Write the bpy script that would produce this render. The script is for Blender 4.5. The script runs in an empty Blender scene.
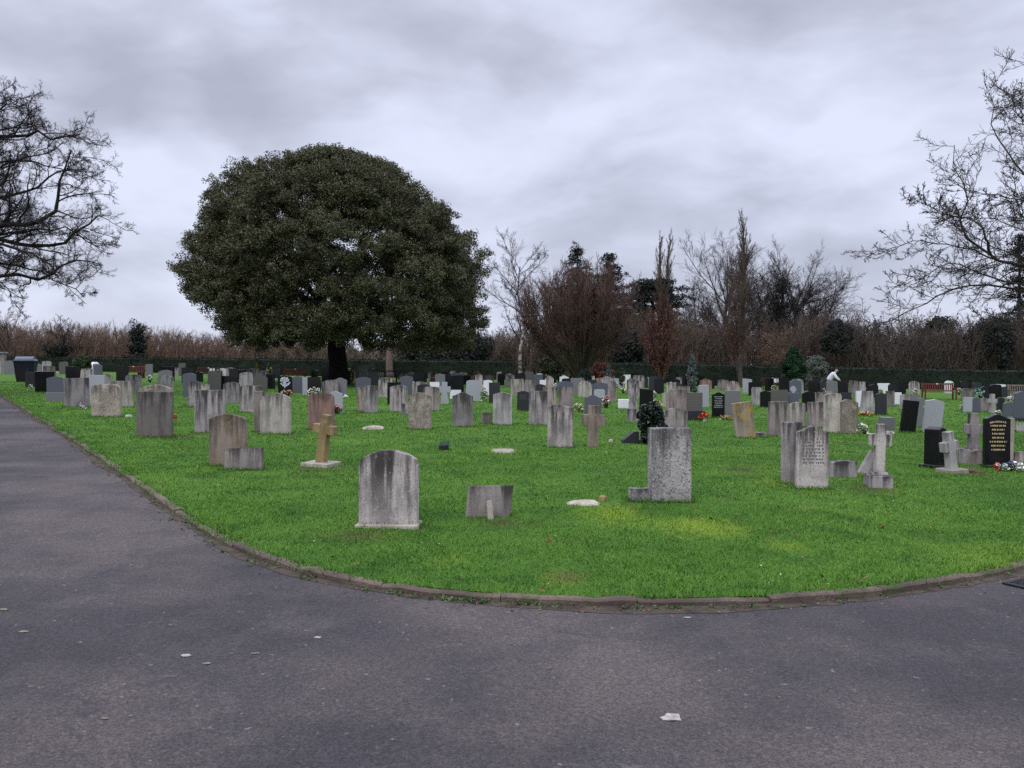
import bpy, bmesh, math, random
import numpy as np
from mathutils import Vector, Matrix
sc = bpy.context.scene
COL = sc.collection
R = math.radians
F = 800.0
CAMZ = 1.6
TILT = 0.0176            # the ground falls gently to the right
PITCH = math.atan(20 / F)
ROADZ = -0.042

# ---------------------------------------------------------------- helpers
def ground_z(x, y=0.0):
    return -TILT * max(-130.0, min(130.0, x))

def ray(px, py):
    dx, dy, dz = (px - 512) / F, 1.0, -(py - 384) / F
    c, s = math.cos(PITCH), math.sin(PITCH)
    return Vector((dx, dy * c + dz * s, -dy * s + dz * c))

def on_ground(px, py, off=0.0):
    d = ray(px, py)
    t = (off - CAMZ) / (d.z + TILT * d.x)
    return Vector((d.x * t, d.y * t, CAMZ + d.z * t))

def at_depth(px, py, Y):
    d = ray(px, py)
    t = Y / d.y
    return Vector((d.x * t, Y, CAMZ + d.z * t))

def hor(px):
    return 364 + TILT * (px - 512)

def link(o, parent=None):
    COL.objects.link(o)
    if parent is not None:
        o.parent = parent
    return o

def tag(o, label=None, cat=None, group=None, kind=None):
    if label: o['label'] = label
    if cat: o['category'] = cat
    if group: o['group'] = group
    if kind: o['kind'] = kind
    return o

def empty(name, loc, rot=(0, 0, 0)):
    o = bpy.data.objects.new(name, None)
    o.empty_display_size = 0.2
    o.location = loc; o.rotation_euler = rot
    return link(o)

def mesh_obj(name, verts, faces, mat, parent=None, smooth=False):
    me = bpy.data.meshes.new(name)
    me.from_pydata([tuple(v) for v in verts], [], faces)
    if mat: me.materials.append(mat)
    if smooth:
        me.polygons.foreach_set('use_smooth', [True] * len(me.polygons))
    me.update()
    return link(bpy.data.objects.new(name, me), parent)

def bm_obj(name, bm, mat, parent=None, smooth=False):
    me = bpy.data.meshes.new(name)
    bm.to_mesh(me); bm.free()
    if mat: me.materials.append(mat)
    if smooth:
        me.polygons.foreach_set('use_smooth', [True] * len(me.polygons))
    return link(bpy.data.objects.new(name, me), parent)

def np_mesh(name, V, nper, faces_idx, mat, parent=None, smooth=False):
    """V (N,3); faces_idx flat array, all faces having nper corners."""
    me = bpy.data.meshes.new(name)
    V = np.ascontiguousarray(V, dtype=np.float32)
    fi = np.ascontiguousarray(faces_idx, dtype=np.int32).ravel()
    nf = len(fi) // nper
    me.vertices.add(len(V)); me.vertices.foreach_set('co', V.ravel())
    me.loops.add(len(fi)); me.loops.foreach_set('vertex_index', fi)
    me.polygons.add(nf)
    me.polygons.foreach_set('loop_start', np.arange(0, nf * nper, nper, dtype=np.int32))
    if smooth:
        me.polygons.foreach_set('use_smooth', np.ones(nf, dtype=bool))
    me.update(calc_edges=True)
    if mat: me.materials.append(mat)
    return link(bpy.data.objects.new(name, me), parent)

def copy_tree(o, parent=None):
    c = o.copy(); COL.objects.link(c)
    if parent is not None: c.parent = parent
    for ch in list(o.children):
        copy_tree(ch, c)
    return c

def box(bm, x0, x1, y0, y1, z0, z1, rot=None, loc=None):
    vs = [Vector((x, y, z)) for z in (z0, z1) for y in (y0, y1) for x in (x0, x1)]
    if rot is not None: vs = [rot @ v for v in vs]
    if loc is not None: vs = [v + Vector(loc) for v in vs]
    b = [bm.verts.new(v) for v in vs]
    for f in ((0, 2, 3, 1), (4, 5, 7, 6), (0, 1, 5, 4), (2, 6, 7, 3), (0, 4, 6, 2), (1, 3, 7, 5)):
        bm.faces.new([b[i] for i in f])
    return b

# ---------------------------------------------------------------- materials
class NT:
    def __init__(s, mat):
        s.t = mat.node_tree; s.n = s.t.nodes; s.l = s.t.links
    def new(s, t, **kw):
        nd = s.n.new(t)
        for k, v in kw.items():
            if k.startswith('i_'):
                nd.inputs[k[2:].replace('_', ' ')].default_value = v
            else:
                setattr(nd, k, v)
        return nd
    def link(s, a, b): s.l.new(a, b)
    def noise(s, vec, scale, detail=3, rough=.55, w=None):
        nd = s.new('ShaderNodeTexNoise')
        nd.inputs['Scale'].default_value = scale; nd.inputs['Detail'].default_value = detail
        nd.inputs['Roughness'].default_value = rough
        if w is not None:
            nd.noise_dimensions = '4D'; s.link(w, nd.inputs['W'])
        if vec is not None: s.link(vec, nd.inputs['Vector'])
        return nd.outputs['Fac']
    def ramp(s, fac, a, b, c0=(0, 0, 0, 1), c1=(1, 1, 1, 1)):
        nd = s.new('ShaderNodeValToRGB')
        nd.color_ramp.elements[0].position = a; nd.color_ramp.elements[0].color = c0
        nd.color_ramp.elements[1].position = b; nd.color_ramp.elements[1].color = c1
        s.link(fac, nd.inputs['Fac'])
        return nd.outputs['Color']
    def mix(s, fac, a, b, mode='MIX'):
        nd = s.new('ShaderNodeMix', data_type='RGBA', blend_type=mode)
        for val, sock in ((fac, nd.inputs[0]), (a, nd.inputs[6]), (b, nd.inputs[7])):
            if hasattr(val, 'is_linked') or hasattr(val, 'links'): s.link(val, sock)
            elif isinstance(val, (int, float)): sock.default_value = val
            else: sock.default_value = (*val, 1) if len(val) == 3 else val
        return nd.outputs[2]
    def math(s, op, a, b=0.0, clamp=False):
        nd = s.new('ShaderNodeMath', operation=op, use_clamp=clamp)
        for val, sock in ((a, nd.inputs[0]), (b, nd.inputs[1])):
            if isinstance(val, (int, float)): sock.default_value = val
            else: s.link(val, sock)
        return nd.outputs[0]
    def mapping(s, vec, scale=(1, 1, 1), loc=(0, 0, 0), rot=(0, 0, 0)):
        nd = s.new('ShaderNodeMapping')
        nd.inputs['Scale'].default_value = scale; nd.inputs['Location'].default_value = loc
        nd.inputs['Rotation'].default_value = rot
        s.link(vec, nd.inputs['Vector'])
        return nd.outputs[0]
    def bump(s, h, strength, dist):
        nd = s.new('ShaderNodeBump'); nd.inputs['Strength'].default_value = strength
        nd.inputs['Distance'].default_value = dist
        s.link(h, nd.inputs['Height'])
        return nd.outputs[0]

def new_mat(name):
    m = bpy.data.materials.new(name); m.use_nodes = True
    nt = NT(m)
    return m, nt, nt.n['Principled BSDF']

def simple_mat(name, col, rough=.8, var=.25, scale=8.0, spec=.18, island=False, metallic=0.0):
    m, nt, p = new_mat(name)
    tc = nt.new('ShaderNodeTexCoord')
    oi = nt.new('ShaderNodeObjectInfo')
    n = nt.noise(tc.outputs['Object'], scale, 4, .6, oi.outputs['Random'])
    dark = tuple(c * (1 - var) for c in col); lite = tuple(min(1, c * (1 + var)) for c in col)
    c = nt.ramp(n, .3, .7, (*dark, 1), (*lite, 1))
    if island:
        g = nt.new('ShaderNodeNewGeometry')
        k = nt.math('MULTIPLY_ADD', g.outputs['Random Per Island'], .6)
        k.node.inputs[2].default_value = .7
        vm = nt.new('ShaderNodeVectorMath', operation='SCALE')
        nt.link(c, vm.inputs[0]); nt.link(k, vm.inputs['Scale'])
        c = vm.outputs[0]
    nt.link(c, p.inputs['Base Color'])
    p.inputs['Roughness'].default_value = rough
    p.inputs['Specular IOR Level'].default_value = spec
    p.inputs['Metallic'].default_value = metallic
    return m

def stone_mat(name, base, dark, streak=.6, speck=.3, lichen=None, lichen_amt=0.0, rough=.9, bump=.5, band=0.32, spscale=70, foot=None):
    m, nt, p = new_mat(name)
    tc = nt.new('ShaderNodeTexCoord'); oi = nt.new('ShaderNodeObjectInfo')
    rnd = nt.math('MULTIPLY', oi.outputs['Random'], 37.0)
    ob = tc.outputs['Object']
    sep = nt.new('ShaderNodeSeparateXYZ'); nt.link(tc.outputs['Generated'], sep.inputs[0])
    z = sep.outputs['Z']
    st = nt.noise(nt.mapping(ob, (9, 9, .9)), 1.0, 5, .62, rnd)
    stf = nt.ramp(st, .46, .59)
    big = nt.noise(ob, 3.5, 4, .6, rnd)
    bigf = nt.ramp(big, .46, .60)
    hz = nt.math('MULTIPLY_ADD', z, 1.0); hz.node.inputs[2].default_value = .22
    f = nt.math('MULTIPLY', nt.math('MULTIPLY', stf, hz), streak, True)
    # value changes from stone to stone
    tone = nt.math('MULTIPLY_ADD', oi.outputs['Random'], .5); tone.node.inputs[2].default_value = .75
    vm = nt.new('ShaderNodeVectorMath', operation='SCALE'); vm.inputs[0].default_value = base
    nt.link(tone, vm.inputs['Scale'])
    c = nt.mix(nt.math('MULTIPLY', bigf, band), vm.outputs[0], dark)
    if foot is not None:
        ft = nt.math('SUBTRACT', 1.0, nt.math('MULTIPLY', z, 4.0, True), True)
        c = nt.mix(nt.math('MULTIPLY', ft, .55), c, foot)
    c = nt.mix(f, c, dark)
    # black algae along the upper part, broken up by the streaks
    topf = nt.math('MULTIPLY', nt.ramp(nt.math('ADD', z, nt.math('MULTIPLY', nt.math('SUBTRACT', st, .5), 1.3)), .80, 1.02), streak * .7)
    c = nt.mix(topf, c, tuple(.8 * d for d in dark))
    sp = nt.noise(ob, spscale, 3, .7, rnd)
    spf = nt.ramp(sp, .5, .64)
    c = nt.mix(nt.math('MULTIPLY', spf, speck), c, dark)
    sp2 = nt.ramp(nt.noise(ob, spscale * .6, 2, .6, rnd), .62, .7)
    c = nt.mix(nt.math('MULTIPLY', sp2, speck * .5), c, tuple(min(.8, b * 1.7 + .05) for b in base))
    if lichen is not None:
        lf = nt.ramp(nt.noise(nt.mapping(ob, (1, 1, .8)), 7, 5, .7, rnd), .56 - .1 * lichen_amt, .66)
        c = nt.mix(nt.math('MULTIPLY', lf, lichen_amt), c, lichen)
    nt.link(c, p.inputs['Base Color'])
    p.inputs['Roughness'].default_value = rough
    p.inputs['Specular IOR Level'].default_value = .3
    if bump > 0:
        h = nt.math('ADD', nt.noise(ob, 45, 5, .7, rnd), nt.math('MULTIPLY', big, .8))
        nt.link(nt.bump(h, bump, .012), p.inputs['Normal'])
    return m

def granite_mat(name, col, rough, fleck=.4):
    m, nt, p = new_mat(name)
    tc = nt.new('ShaderNodeTexCoord'); oi = nt.new('ShaderNodeObjectInfo')
    rnd = nt.math('MULTIPLY', oi.outputs['Random'], 37.0)
    n = nt.noise(tc.outputs['Object'], 160, 2, .7, rnd)
    lite = tuple(min(1, c * (1 + fleck) + .01 * fleck) for c in col)
    c = nt.ramp(n, .38, .66, (*tuple(c * (1 - fleck) for c in col), 1), (*lite, 1))
    dirt = nt.ramp(nt.noise(nt.mapping(tc.outputs['Object'], (5, 5, 1.5)), 1, 4, .6, rnd), .45, .8)
    c = nt.mix(nt.math('MULTIPLY', dirt, .35), c, tuple(.7 * x + .006 for x in col))
    nt.link(c, p.inputs['Base Color'])
    p.inputs['Specular IOR Level'].default_value = .28
    rr = nt.math('MULTIPLY_ADD', dirt, .25); rr.node.inputs[2].default_value = rough
    nt.link(rr, p.inputs['Roughness'])
    return m

M = {}
M['lime'] = stone_mat('weathered_limestone', (.48, .425, .40), (.06, .054, .051), .95, .5, foot=(.52, .46, .445))
M['lime2'] = stone_mat('pale_limestone', (.47, .43, .38), (.11, .095, .085), .75, .4)
M['grey'] = stone_mat('grey_stone', (.34, .305, .30), (.06, .053, .052), .95, .35)
M['grey2'] = stone_mat('light_grey_stone', (.42, .395, .39), (.12, .108, .105), .75, .3)
M['dark'] = stone_mat('dark_stained_stone', (.215, .188, .172), (.045, .040, .038), .85, .4)
M['brown'] = stone_mat('brown_streaked_stone', (.33, .265, .215), (.07, .056, .046), .9, .4, (.30, .20, .11), .5)
M['mott'] = stone_mat('mottled_lichen_stone', (.34, .285, .24), (.08, .066, .056), .55, .8, (.50, .46, .36), .6, spscale=38)
M['red'] = stone_mat('red_brown_sandstone', (.29, .18, .145), (.09, .058, .05), .8, .45)
M['pink'] = stone_mat('pinkish_stone', (.33, .275, .26), (.07, .058, .055), .85, .4)
M['rough'] = stone_mat('rough_hewn_granite', (.43, .395, .385), (.06, .056, .056), .75, .9, bump=1.0, spscale=48, foot=(.44, .38, .365))
M['orange'] = stone_mat('orange_lichen_stone', (.34, .285, .24), (.08, .066, .052), .6, .4, (.40, .25, .05), .95)
M['sand'] = stone_mat('lichened_sandstone', (.31, .22, .10), (.13, .085, .045), .45, .4, (.38, .30, .17), .6)
M['conc'] = stone_mat('old_concrete', (.40, .365, .31), (.17, .14, .11), .3, .5, (.33, .26, .14), .5)
M['white'] = granite_mat('white_marble', (.72, .72, .74), .35, .06)
M['pale'] = granite_mat('pale_blue_grey_granite', (.34, .345, .37), .45, .12)
M['mid'] = granite_mat('mid_grey_granite', (.165, .163, .17), .4, .2)
M['slate'] = granite_mat('slate_blue_granite', (.098, .104, .128), .35, .25)
M['char'] = granite_mat('charcoal_granite', (.030, .030, .035), .3, .3)
M['olive'] = granite_mat('dull_olive_granite', (.105, .10, .088), .5, .3)
M['black'] = granite_mat('polished_black_granite', (.007, .007, .009), .16, .5)
M['gold'] = simple_mat('gold_lettering', (.50, .40, .20), .5, .1)
M['silver'] = simple_mat('silver_lettering', (.40, .41, .44), .5, .1)
M['engrave'] = simple_mat('engraved_lines', (.14, .13, .13), .8, .1)
M['engraved_pale'] = simple_mat('pale_carving', (.50, .53, .58), .6, .15)
M['wood_red'] = simple_mat('red_brown_bench_wood', (.115, .035, .025), .6, .35, 12)
M['wood_dark'] = simple_mat('dark_bench_wood', (.045, .022, .018), .6, .35, 12)
M['wood_grey'] = simple_mat('weathered_bench_wood', (.17, .13, .11), .8, .3, 12)
M['plaque'] = simple_mat('pale_plaque', (.6, .58, .58), .5, .1)
M['bin'] = simple_mat('dark_navy_plastic', (.009, .014, .022), .45, .2)
M['bin_lid'] = simple_mat('grey_blue_lid', (.11, .13, .16), .4, .15)
M['rubber'] = simple_mat('black_rubber', (.012, .012, .012), .8, .2)
M['iron'] = simple_mat('cast_iron', (.035, .033, .034), .6, .4, 30, metallic=.6)
M['green_metal'] = simple_mat('green_painted_metal', (.018, .05, .04), .5, .3)
M['stem'] = simple_mat('flower_stems', (.05, .11, .035), .7, .4)
for nm, c in (('white', (.8, .8, .76)), ('red', (.5, .02, .025)), ('pink', (.62, .28, .27)), ('yellow', (.62, .5, .06)), ('cream', (.72, .66, .5)), ('orange', (.6, .13, .03)), ('teal', (.10, .5, .36)), ('blue', (.08, .1, .35))):
    M['fl_' + nm] = simple_mat(nm + '_petals', c, .7, .15, 30)
M['pot'] = simple_mat('dark_flower_pot', (.02, .02, .025), .5, .3)
M['pot_pale'] = simple_mat('pale_stone_pot', (.45, .43, .42), .8, .2)
# vegetation
M['bark_oak'] = simple_mat('dark_grey_bark', (.030, .026, .024), .95, .4, 3)
M['bark_twig'] = simple_mat('dark_twigs', (.038, .031, .030), .95, .3, 2)
M['bark_moss'] = simple_mat('mossy_bark', (.052, .048, .036), .95, .45, 1.5)
M['bark_purple'] = simple_mat('purple_brown_twigs', (.125, .078, .066), .95, .3, 1)
M['bark_green'] = simple_mat('greenish_stems', (.10, .09, .06), .95, .3, 1)
M['bark_brown'] = simple_mat('warm_brown_twigs', (.165, .108, .078), .95, .3, 1)
M['bark_tan'] = simple_mat('tan_twigs', (.17, .122, .088), .95, .3, .5)
M['bark_grey'] = simple_mat('grey_brown_twigs', (.070, .057, .051), .95, .3, .5)
M['bark_mid'] = simple_mat('dull_brown_twigs', (.115, .083, .066), .95, .3, .5)
M['bark_thick'] = simple_mat('grey_brown_thicket_twigs', (.098, .075, .062), .95, .3, .5)
M['bark_pink'] = simple_mat('pinkish_trunk_bark', (.16, .11, .095), .95, .35, 4)
M['bark_holm'] = simple_mat('black_holm_oak_bark', (.012, .011, .011), .95, .35, 5)
M['leaf_holm'] = simple_mat('holm_oak_leaves', (.086, .088, .045), .65, .25, .45, .2, True)
M['leaf_hedge'] = simple_mat('dark_hedge_leaves', (.010, .016, .009), .9, .35, .7, .3, True)
M['leaf_pine'] = simple_mat('dark_conifer_needles', (.022, .027, .022), .8, .3, .6, .3, True)
M['leaf_cypress'] = simple_mat('cypress_needles', (.014, .045, .018), .8, .3, 1.5, .3, True)
M['leaf_blue'] = simple_mat('blue_green_needles', (.085, .12, .105), .8, .3, 2, .3, True)
M['leaf_olive'] = simple_mat('grey_green_leaves', (.12, .135, .11), .8, .3, 2, .3, True)
M['leaf_yellow'] = simple_mat('yellow_green_needles', (.24, .25, .035), .8, .25, 3, .3, True)
M['leaf_ball'] = simple_mat('dark_clipped_leaves', (.012, .030, .022), .7, .3, 2, .3, True)
M['leaf_box'] = simple_mat('green_clipped_leaves', (.045, .07, .03), .7, .3, 2, .3, True)
M['leaf_holly'] = simple_mat('glossy_dark_leaves', (.012, .024, .014), .38, .35, 6, .5, True)
M['leaf_rust'] = simple_mat('rust_dead_leaves', (.125, .05, .038), .8, .35, .8, .3, True)
M['leaf_bronze'] = simple_mat('bronze_dead_leaves', (.17, .085, .045), .8, .35, .8, .3, True)
M['leaf_dull'] = simple_mat('dull_green_leaves', (.05, .058, .035), .8, .35, .8, .3, True)
M['soil'] = simple_mat('soil_and_contact_shade', (.085, .058, .035), .95, .4, 20)
M['weed'] = simple_mat('weed_leaves', (.055, .10, .03), .7, .35, 9, .3, True)

# birch bark
m, nt, p = new_mat('birch_bark'); tc = nt.new('ShaderNodeTexCoord')
n1 = nt.ramp(nt.noise(nt.mapping(tc.outputs['Object'], (1.2, 1.2, 2.4)), 1.3, 3), .46, .58, (.36, .33, .31, 1), (.04, .03, .03, 1))
nt.link(n1, p.inputs['Base Color']); p.inputs['Roughness'].default_value = .8
M['birch'] = m

# ---------------------------------------------------------------- ground materials
PATCHES = [   # world spots of moss, bare soil and thin turf: px, py, rx, ry, amount, kind
    (702, 527, .70, .24, .7, 'moss'), (788, 546, .30, .12, .4, 'moss'), (615, 514, .5, .3, .55, 'moss'), (560, 578, .25, .12, .3, 'moss'),
    (500, 450, .6, .35, .35, 'moss'), (770, 482, .5, .25, .3, 'moss'), (568, 577, .25, .1, .6, 'soil'),
    (965, 471, .38, .28, 1.0, 'soil'), (500, 523, .42, .1, .55, 'soil'), (740, 470, .5, .2, .4, 'soil'), (1000, 560, .8, .4, .18, 'moss'), (870, 489, .5, .2, .5, 'soil'),
    (360, 536, .45, .12, .5, 'soil'), (320, 470, .6, .2, .4, 'soil'), (450, 560, .3, .15, .15, 'moss'), (180, 437, .9, .3, .4, 'soil')]

def turf_colour(nt):
    g = nt.new('ShaderNodeNewGeometry'); pos = g.outputs['Position']
    a = nt.noise(pos, .35, 4, .6); b = nt.noise(pos, 1.6, 4, .65); c3 = nt.noise(pos, 9.0, 3, .6)
    c = nt.ramp(a, .32, .68, (.058, .156, .016, 1), (.108, .222, .026, 1))
    c = nt.mix(nt.math('MULTIPLY', nt.ramp(b, .47, .66), .75), c, (.036, .108, .013))
    c = nt.mix(nt.math('MULTIPLY', nt.ramp(c3, .5, .75), .45), c, (.125, .235, .034))
    # worn, yellower turf here and there
    d = nt.ramp(nt.noise(nt.mapping(pos, (1, 1.6, 1), (13, 7, 0)), .9, 5, .7), .60, .74)
    c = nt.mix(nt.math('MULTIPLY', d, .55), c, (.19, .235, .045))
    edge = nt.noise(pos, 6.5, 7, .85)
    soil = None
    for px, py, rx, ry, amt, kind in PATCHES:
        w = on_ground(px, py)
        vm = nt.new('ShaderNodeVectorMath', operation='SUBTRACT'); vm.inputs[1].default_value = w; nt.link(pos, vm.inputs[0])
        v2 = nt.new('ShaderNodeVectorMath', operation='DIVIDE'); v2.inputs[1].default_value = (rx, ry * 3, 5); nt.link(vm.outputs[0], v2.inputs[0])
        ln = nt.new('ShaderNodeVectorMath', operation='LENGTH'); nt.link(v2.outputs[0], ln.inputs[0])
        q = nt.math('MULTIPLY', nt.math('ADD', ln.outputs['Value'], nt.math('MULTIPLY', edge, 2.2)), .4)
        fac = nt.math('MULTIPLY', nt.ramp(q, .48, .80, (1, 1, 1, 1), (0, 0, 0, 1)), amt)
        c = nt.mix(fac, c, (.27, .37, .035) if kind == 'moss' else (.11, .075, .04))
    return c

m, nt, p = new_mat('lawn_turf')
c = turf_colour(nt)
g = nt.new('ShaderNodeNewGeometry')
fine = nt.noise(g.outputs['Position'], 60, 3, .7)
dk = nt.ramp(fine, .3, .7, (.45, .45, .45, 1), (1.15, 1.15, 1.15, 1))
c = nt.mix(1.0, c, dk, 'MULTIPLY')
nt.link(c, p.inputs['Base Color']); p.inputs['Roughness'].default_value = .9; p.inputs['Specular IOR Level'].default_value = .15
nt.link(nt.bump(nt.math('ADD', fine, nt.math('MULTIPLY', nt.noise(g.outputs['Position'], 5, 3), 3.0)), .8, .03), p.inputs['Normal'])
M['turf'] = m

m, nt, p = new_mat('grass_blades')
c = turf_colour(nt)
g = nt.new('ShaderNodeNewGeometry')
k = nt.math('MULTIPLY_ADD', g.outputs['Random Per Island'], .5); k.node.inputs[2].default_value = .82
vm = nt.new('ShaderNodeVectorMath', operation='SCALE'); nt.link(c, vm.inputs[0]); nt.link(k, vm.inputs['Scale'])
nt.link(vm.outputs[0], p.inputs['Base Color']); p.inputs['Roughness'].default_value = .65; p.inputs['Specular IOR Level'].default_value = .25
M['blades'] = m

m, nt, p = new_mat('old_tarmac')
g = nt.new('ShaderNodeNewGeometry'); pos = g.outputs['Position']
big = nt.noise(pos, .33, 4, .6); mid = nt.noise(pos, 1.7, 5, .65)
c = nt.ramp(big, .42, .58, (.037, .0335, .0355, 1), (.086, .071, .067, 1))
c = nt.mix(nt.math('MULTIPLY', nt.ramp(mid, .5, .64), .5), c, (.038, .037, .041))
c = nt.mix(nt.math('MULTIPLY', nt.ramp(nt.noise(nt.mapping(pos, (1, 1, 1), (4, 9, 0)), .8, 6, .7), .55, .7), .45), c, (.108, .092, .086))
vor = nt.new('ShaderNodeTexVoronoi'); vor.inputs['Scale'].default_value = 130; nt.link(pos, vor.inputs['Vector'])
sepc = nt.new('ShaderNodeSeparateColor'); nt.link(vor.outputs['Color'], sepc.inputs[0])
agg = nt.ramp(sepc.outputs[0], 0.0, 1.0, (.5, .5, .52, 1), (1.5, 1.46, 1.44, 1))
c = nt.mix(.85, c, agg, 'MULTIPLY')
c2 = nt.noise(pos, 38, 3, .75)
c = nt.mix(.75, c, nt.ramp(c2, .3, .7, (.55, .55, .56, 1), (1.45, 1.43, 1.42, 1)), 'MULTIPLY')
# pale worn aggregate specks
c = nt.mix(nt.math('MULTIPLY', nt.ramp(nt.noise(nt.mapping(pos, (1, 1, 1), (31, 5, 2)), 22, 2, .5), .70, .76), .6), c, (.24, .215, .205))
c = nt.mix(nt.math('MULTIPLY', nt.ramp(nt.noise(nt.mapping(pos, (1, 1.8, 1), (3, 25, 2)), 3.2, 3, .6), .70, .78), .4), c, (.20, .18, .17))
# fine cracks
vc = nt.new('ShaderNodeTexVoronoi', feature='DISTANCE_TO_EDGE'); vc.inputs['Scale'].default_value = .55
wob = nt.new('ShaderNodeVectorMath', operation='ADD')
nn = nt.new('ShaderNodeTexNoise'); nn.inputs['Scale'].default_value = 2.5; nn.inputs['Detail'].default_value = 5
nt.link(pos, nn.inputs['Vector'])
sc2 = nt.new('ShaderNodeVectorMath', operation='SCALE'); sc2.inputs['Scale'].default_value = .8; nt.link(nn.outputs['Color'], sc2.inputs[0])
nt.link(pos, wob.inputs[0]); nt.link(sc2.outputs[0], wob.inputs[1]); nt.link(wob.outputs[0], vc.inputs['Vector'])
crack = nt.math('MULTIPLY', nt.ramp(vc.outputs['Distance'], .002, .008, (1, 1, 1, 1), (0, 0, 0, 1)), nt.ramp(nt.noise(pos, .6, 2), .47, .57))
c = nt.mix(nt.math('MULTIPLY', crack, .75), c, (.03, .028, .03))
nt.link(c, p.inputs['Base Color']); p.inputs['Roughness'].default_value = .82; p.inputs['Specular IOR Level'].default_value = .35
nt.link(nt.bump(nt.math('ADD', sepc.outputs[0], nt.math('MULTIPLY', c2, 1.5)), .7, .006), p.inputs['Normal'])
M['tarmac'] = m

m, nt, p = new_mat('field_grass')
g = nt.new('ShaderNodeNewGeometry')
c = nt.ramp(nt.noise(g.outputs['Position'], .2, 5, .65), .35, .65, (.045, .085, .016, 1), (.085, .12, .03, 1))
nt.link(c, p.inputs['Base Color']); p.inputs['Roughness'].default_value = .95
M['field'] = m

m, nt, p = new_mat('weathered_kerb')
g = nt.new('ShaderNodeNewGeometry'); pos = g.outputs['Position']
n1 = nt.noise(pos, 1.4, 4, .6); n2 = nt.noise(pos, 25, 4, .7)
c = nt.ramp(n1, .35, .65, (.07, .048, .036, 1), (.165, .122, .095, 1))
c = nt.mix(nt.math('MULTIPLY', nt.ramp(n2, .45, .7), .6), c, (.055, .042, .034))
c = nt.mix(nt.math('MULTIPLY', nt.ramp(nt.noise(pos, 4, 5, .7), .52, .62), .7), c, (.045, .065, .018))
nt.link(c, p.inputs['Base Color']); p.inputs['Roughness'].default_value = .95
nt.link(nt.bump(n2, 1.0, .02), p.inputs['Normal'])
M['kerb'] = m

# ---------------------------------------------------------------- camera, light, sky
cam = bpy.data.cameras.new('camera'); co = link(bpy.data.objects.new('camera', cam))
cam.sensor_fit = 'HORIZONTAL'; cam.sensor_width = 36; cam.lens = 36 * F / 1024
cam.clip_start = .05; cam.clip_end = 3000
co.location = (0, 0, CAMZ); co.rotation_euler = (math.pi / 2 - PITCH, 0, 0)
sc.camera = co

SUN_EL, SUN_AZ = R(48), R(-150)      # azimuth measured from +Y towards +X: high, behind and to the left
sun = bpy.data.lights.new('sun', 'SUN'); so = link(bpy.data.objects.new('sun', sun))
sun.energy = 0.9; sun.angle = R(14); sun.color = (1, .96, .90)
sd = Vector((math.sin(SUN_AZ) * math.cos(SUN_EL), math.cos(SUN_AZ) * math.cos(SUN_EL), math.sin(SUN_EL)))
so.rotation_euler = (-sd).to_track_quat('-Z', 'Y').to_euler()

w = bpy.data.worlds.new('World'); sc.world = w; w.use_nodes = True
nt = NT(w); bg = nt.n['Background']
sky = nt.new('ShaderNodeTexSky', sky_type='NISHITA', sun_disc=False)
sky.sun_elevation = SUN_EL; sky.sun_rotation = SUN_AZ
tc = nt.new('ShaderNodeTexCoord'); v = tc.outputs['Generated']
sep = nt.new('ShaderNodeSeparateXYZ'); nt.link(v, sep.inputs[0])
zz = nt.math('MAXIMUM', sep.outputs['Z'], 0.0)
SKYLOC = (5.1, 2.7, .6)
wn = nt.new('ShaderNodeTexNoise'); wn.inputs['Scale'].default_value = 3.0; wn.inputs['Detail'].default_value = 4
nt.link(v, wn.inputs['Vector'])
ws = nt.new('ShaderNodeVectorMath', operation='SCALE'); ws.inputs['Scale'].default_value = .12; nt.link(wn.outputs['Color'], ws.inputs[0])
wa = nt.new('ShaderNodeVectorMath', operation='ADD'); nt.link(v, wa.inputs[0]); nt.link(ws.outputs[0], wa.inputs[1])
n1 = nt.noise(nt.mapping(wa.outputs[0], (2.3, 2.3, 6.2), SKYLOC), 1.0, 5, .5)
n2 = nt.noise(nt.mapping(wa.outputs[0], (6.5, 6.5, 15), (8, 2, 5)), 1.0, 4, .5)
nn = nt.math('ADD', nt.math('MULTIPLY', n1, .72), nt.math('MULTIPLY', n2, .28))
rp = nt.new('ShaderNodeValToRGB'); nt.link(nn, rp.inputs['Fac'])
el = rp.color_ramp.elements
el[0].position = .38; el[0].color = (4.0, 4.2, 5.2, 1)
el[1].position = .60; el[1].color = (6.8, 7.15, 8.75, 1)
e = el.new(.45); e.color = (4.75, 4.98, 6.15, 1)
e = el.new(.53); e.color = (5.95, 6.25, 7.65, 1)
mx = nt.mix(.93, sky.outputs[0], rp.outputs['Color'])
# an overcast sky brightens towards the zenith and a little at the horizon
mr = nt.new('ShaderNodeMapRange', interpolation_type='SMOOTHSTEP')
mr.inputs['From Min'].default_value = .38; mr.inputs['From Max'].default_value = .95
mr.inputs['To Min'].default_value = 1.0; mr.inputs['To Max'].default_value = 3.2
nt.link(zz, mr.inputs['Value'])
mh = nt.new('ShaderNodeMapRange', interpolation_type='SMOOTHSTEP')
mh.inputs['From Min'].default_value = 0; mh.inputs['From Max'].default_value = .13
mh.inputs['To Min'].default_value = 1.06; mh.inputs['To Max'].default_value = 1.0
nt.link(zz, mh.inputs['Value'])
vs = nt.new('ShaderNodeVectorMath', operation='SCALE')
nt.link(mx, vs.inputs[0]); nt.link(nt.math('MULTIPLY', mr.outputs[0], mh.outputs[0]), vs.inputs['Scale'])
nt.link(vs.outputs[0], bg.inputs['Color']); bg.inputs['Strength'].default_value = .1

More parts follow.
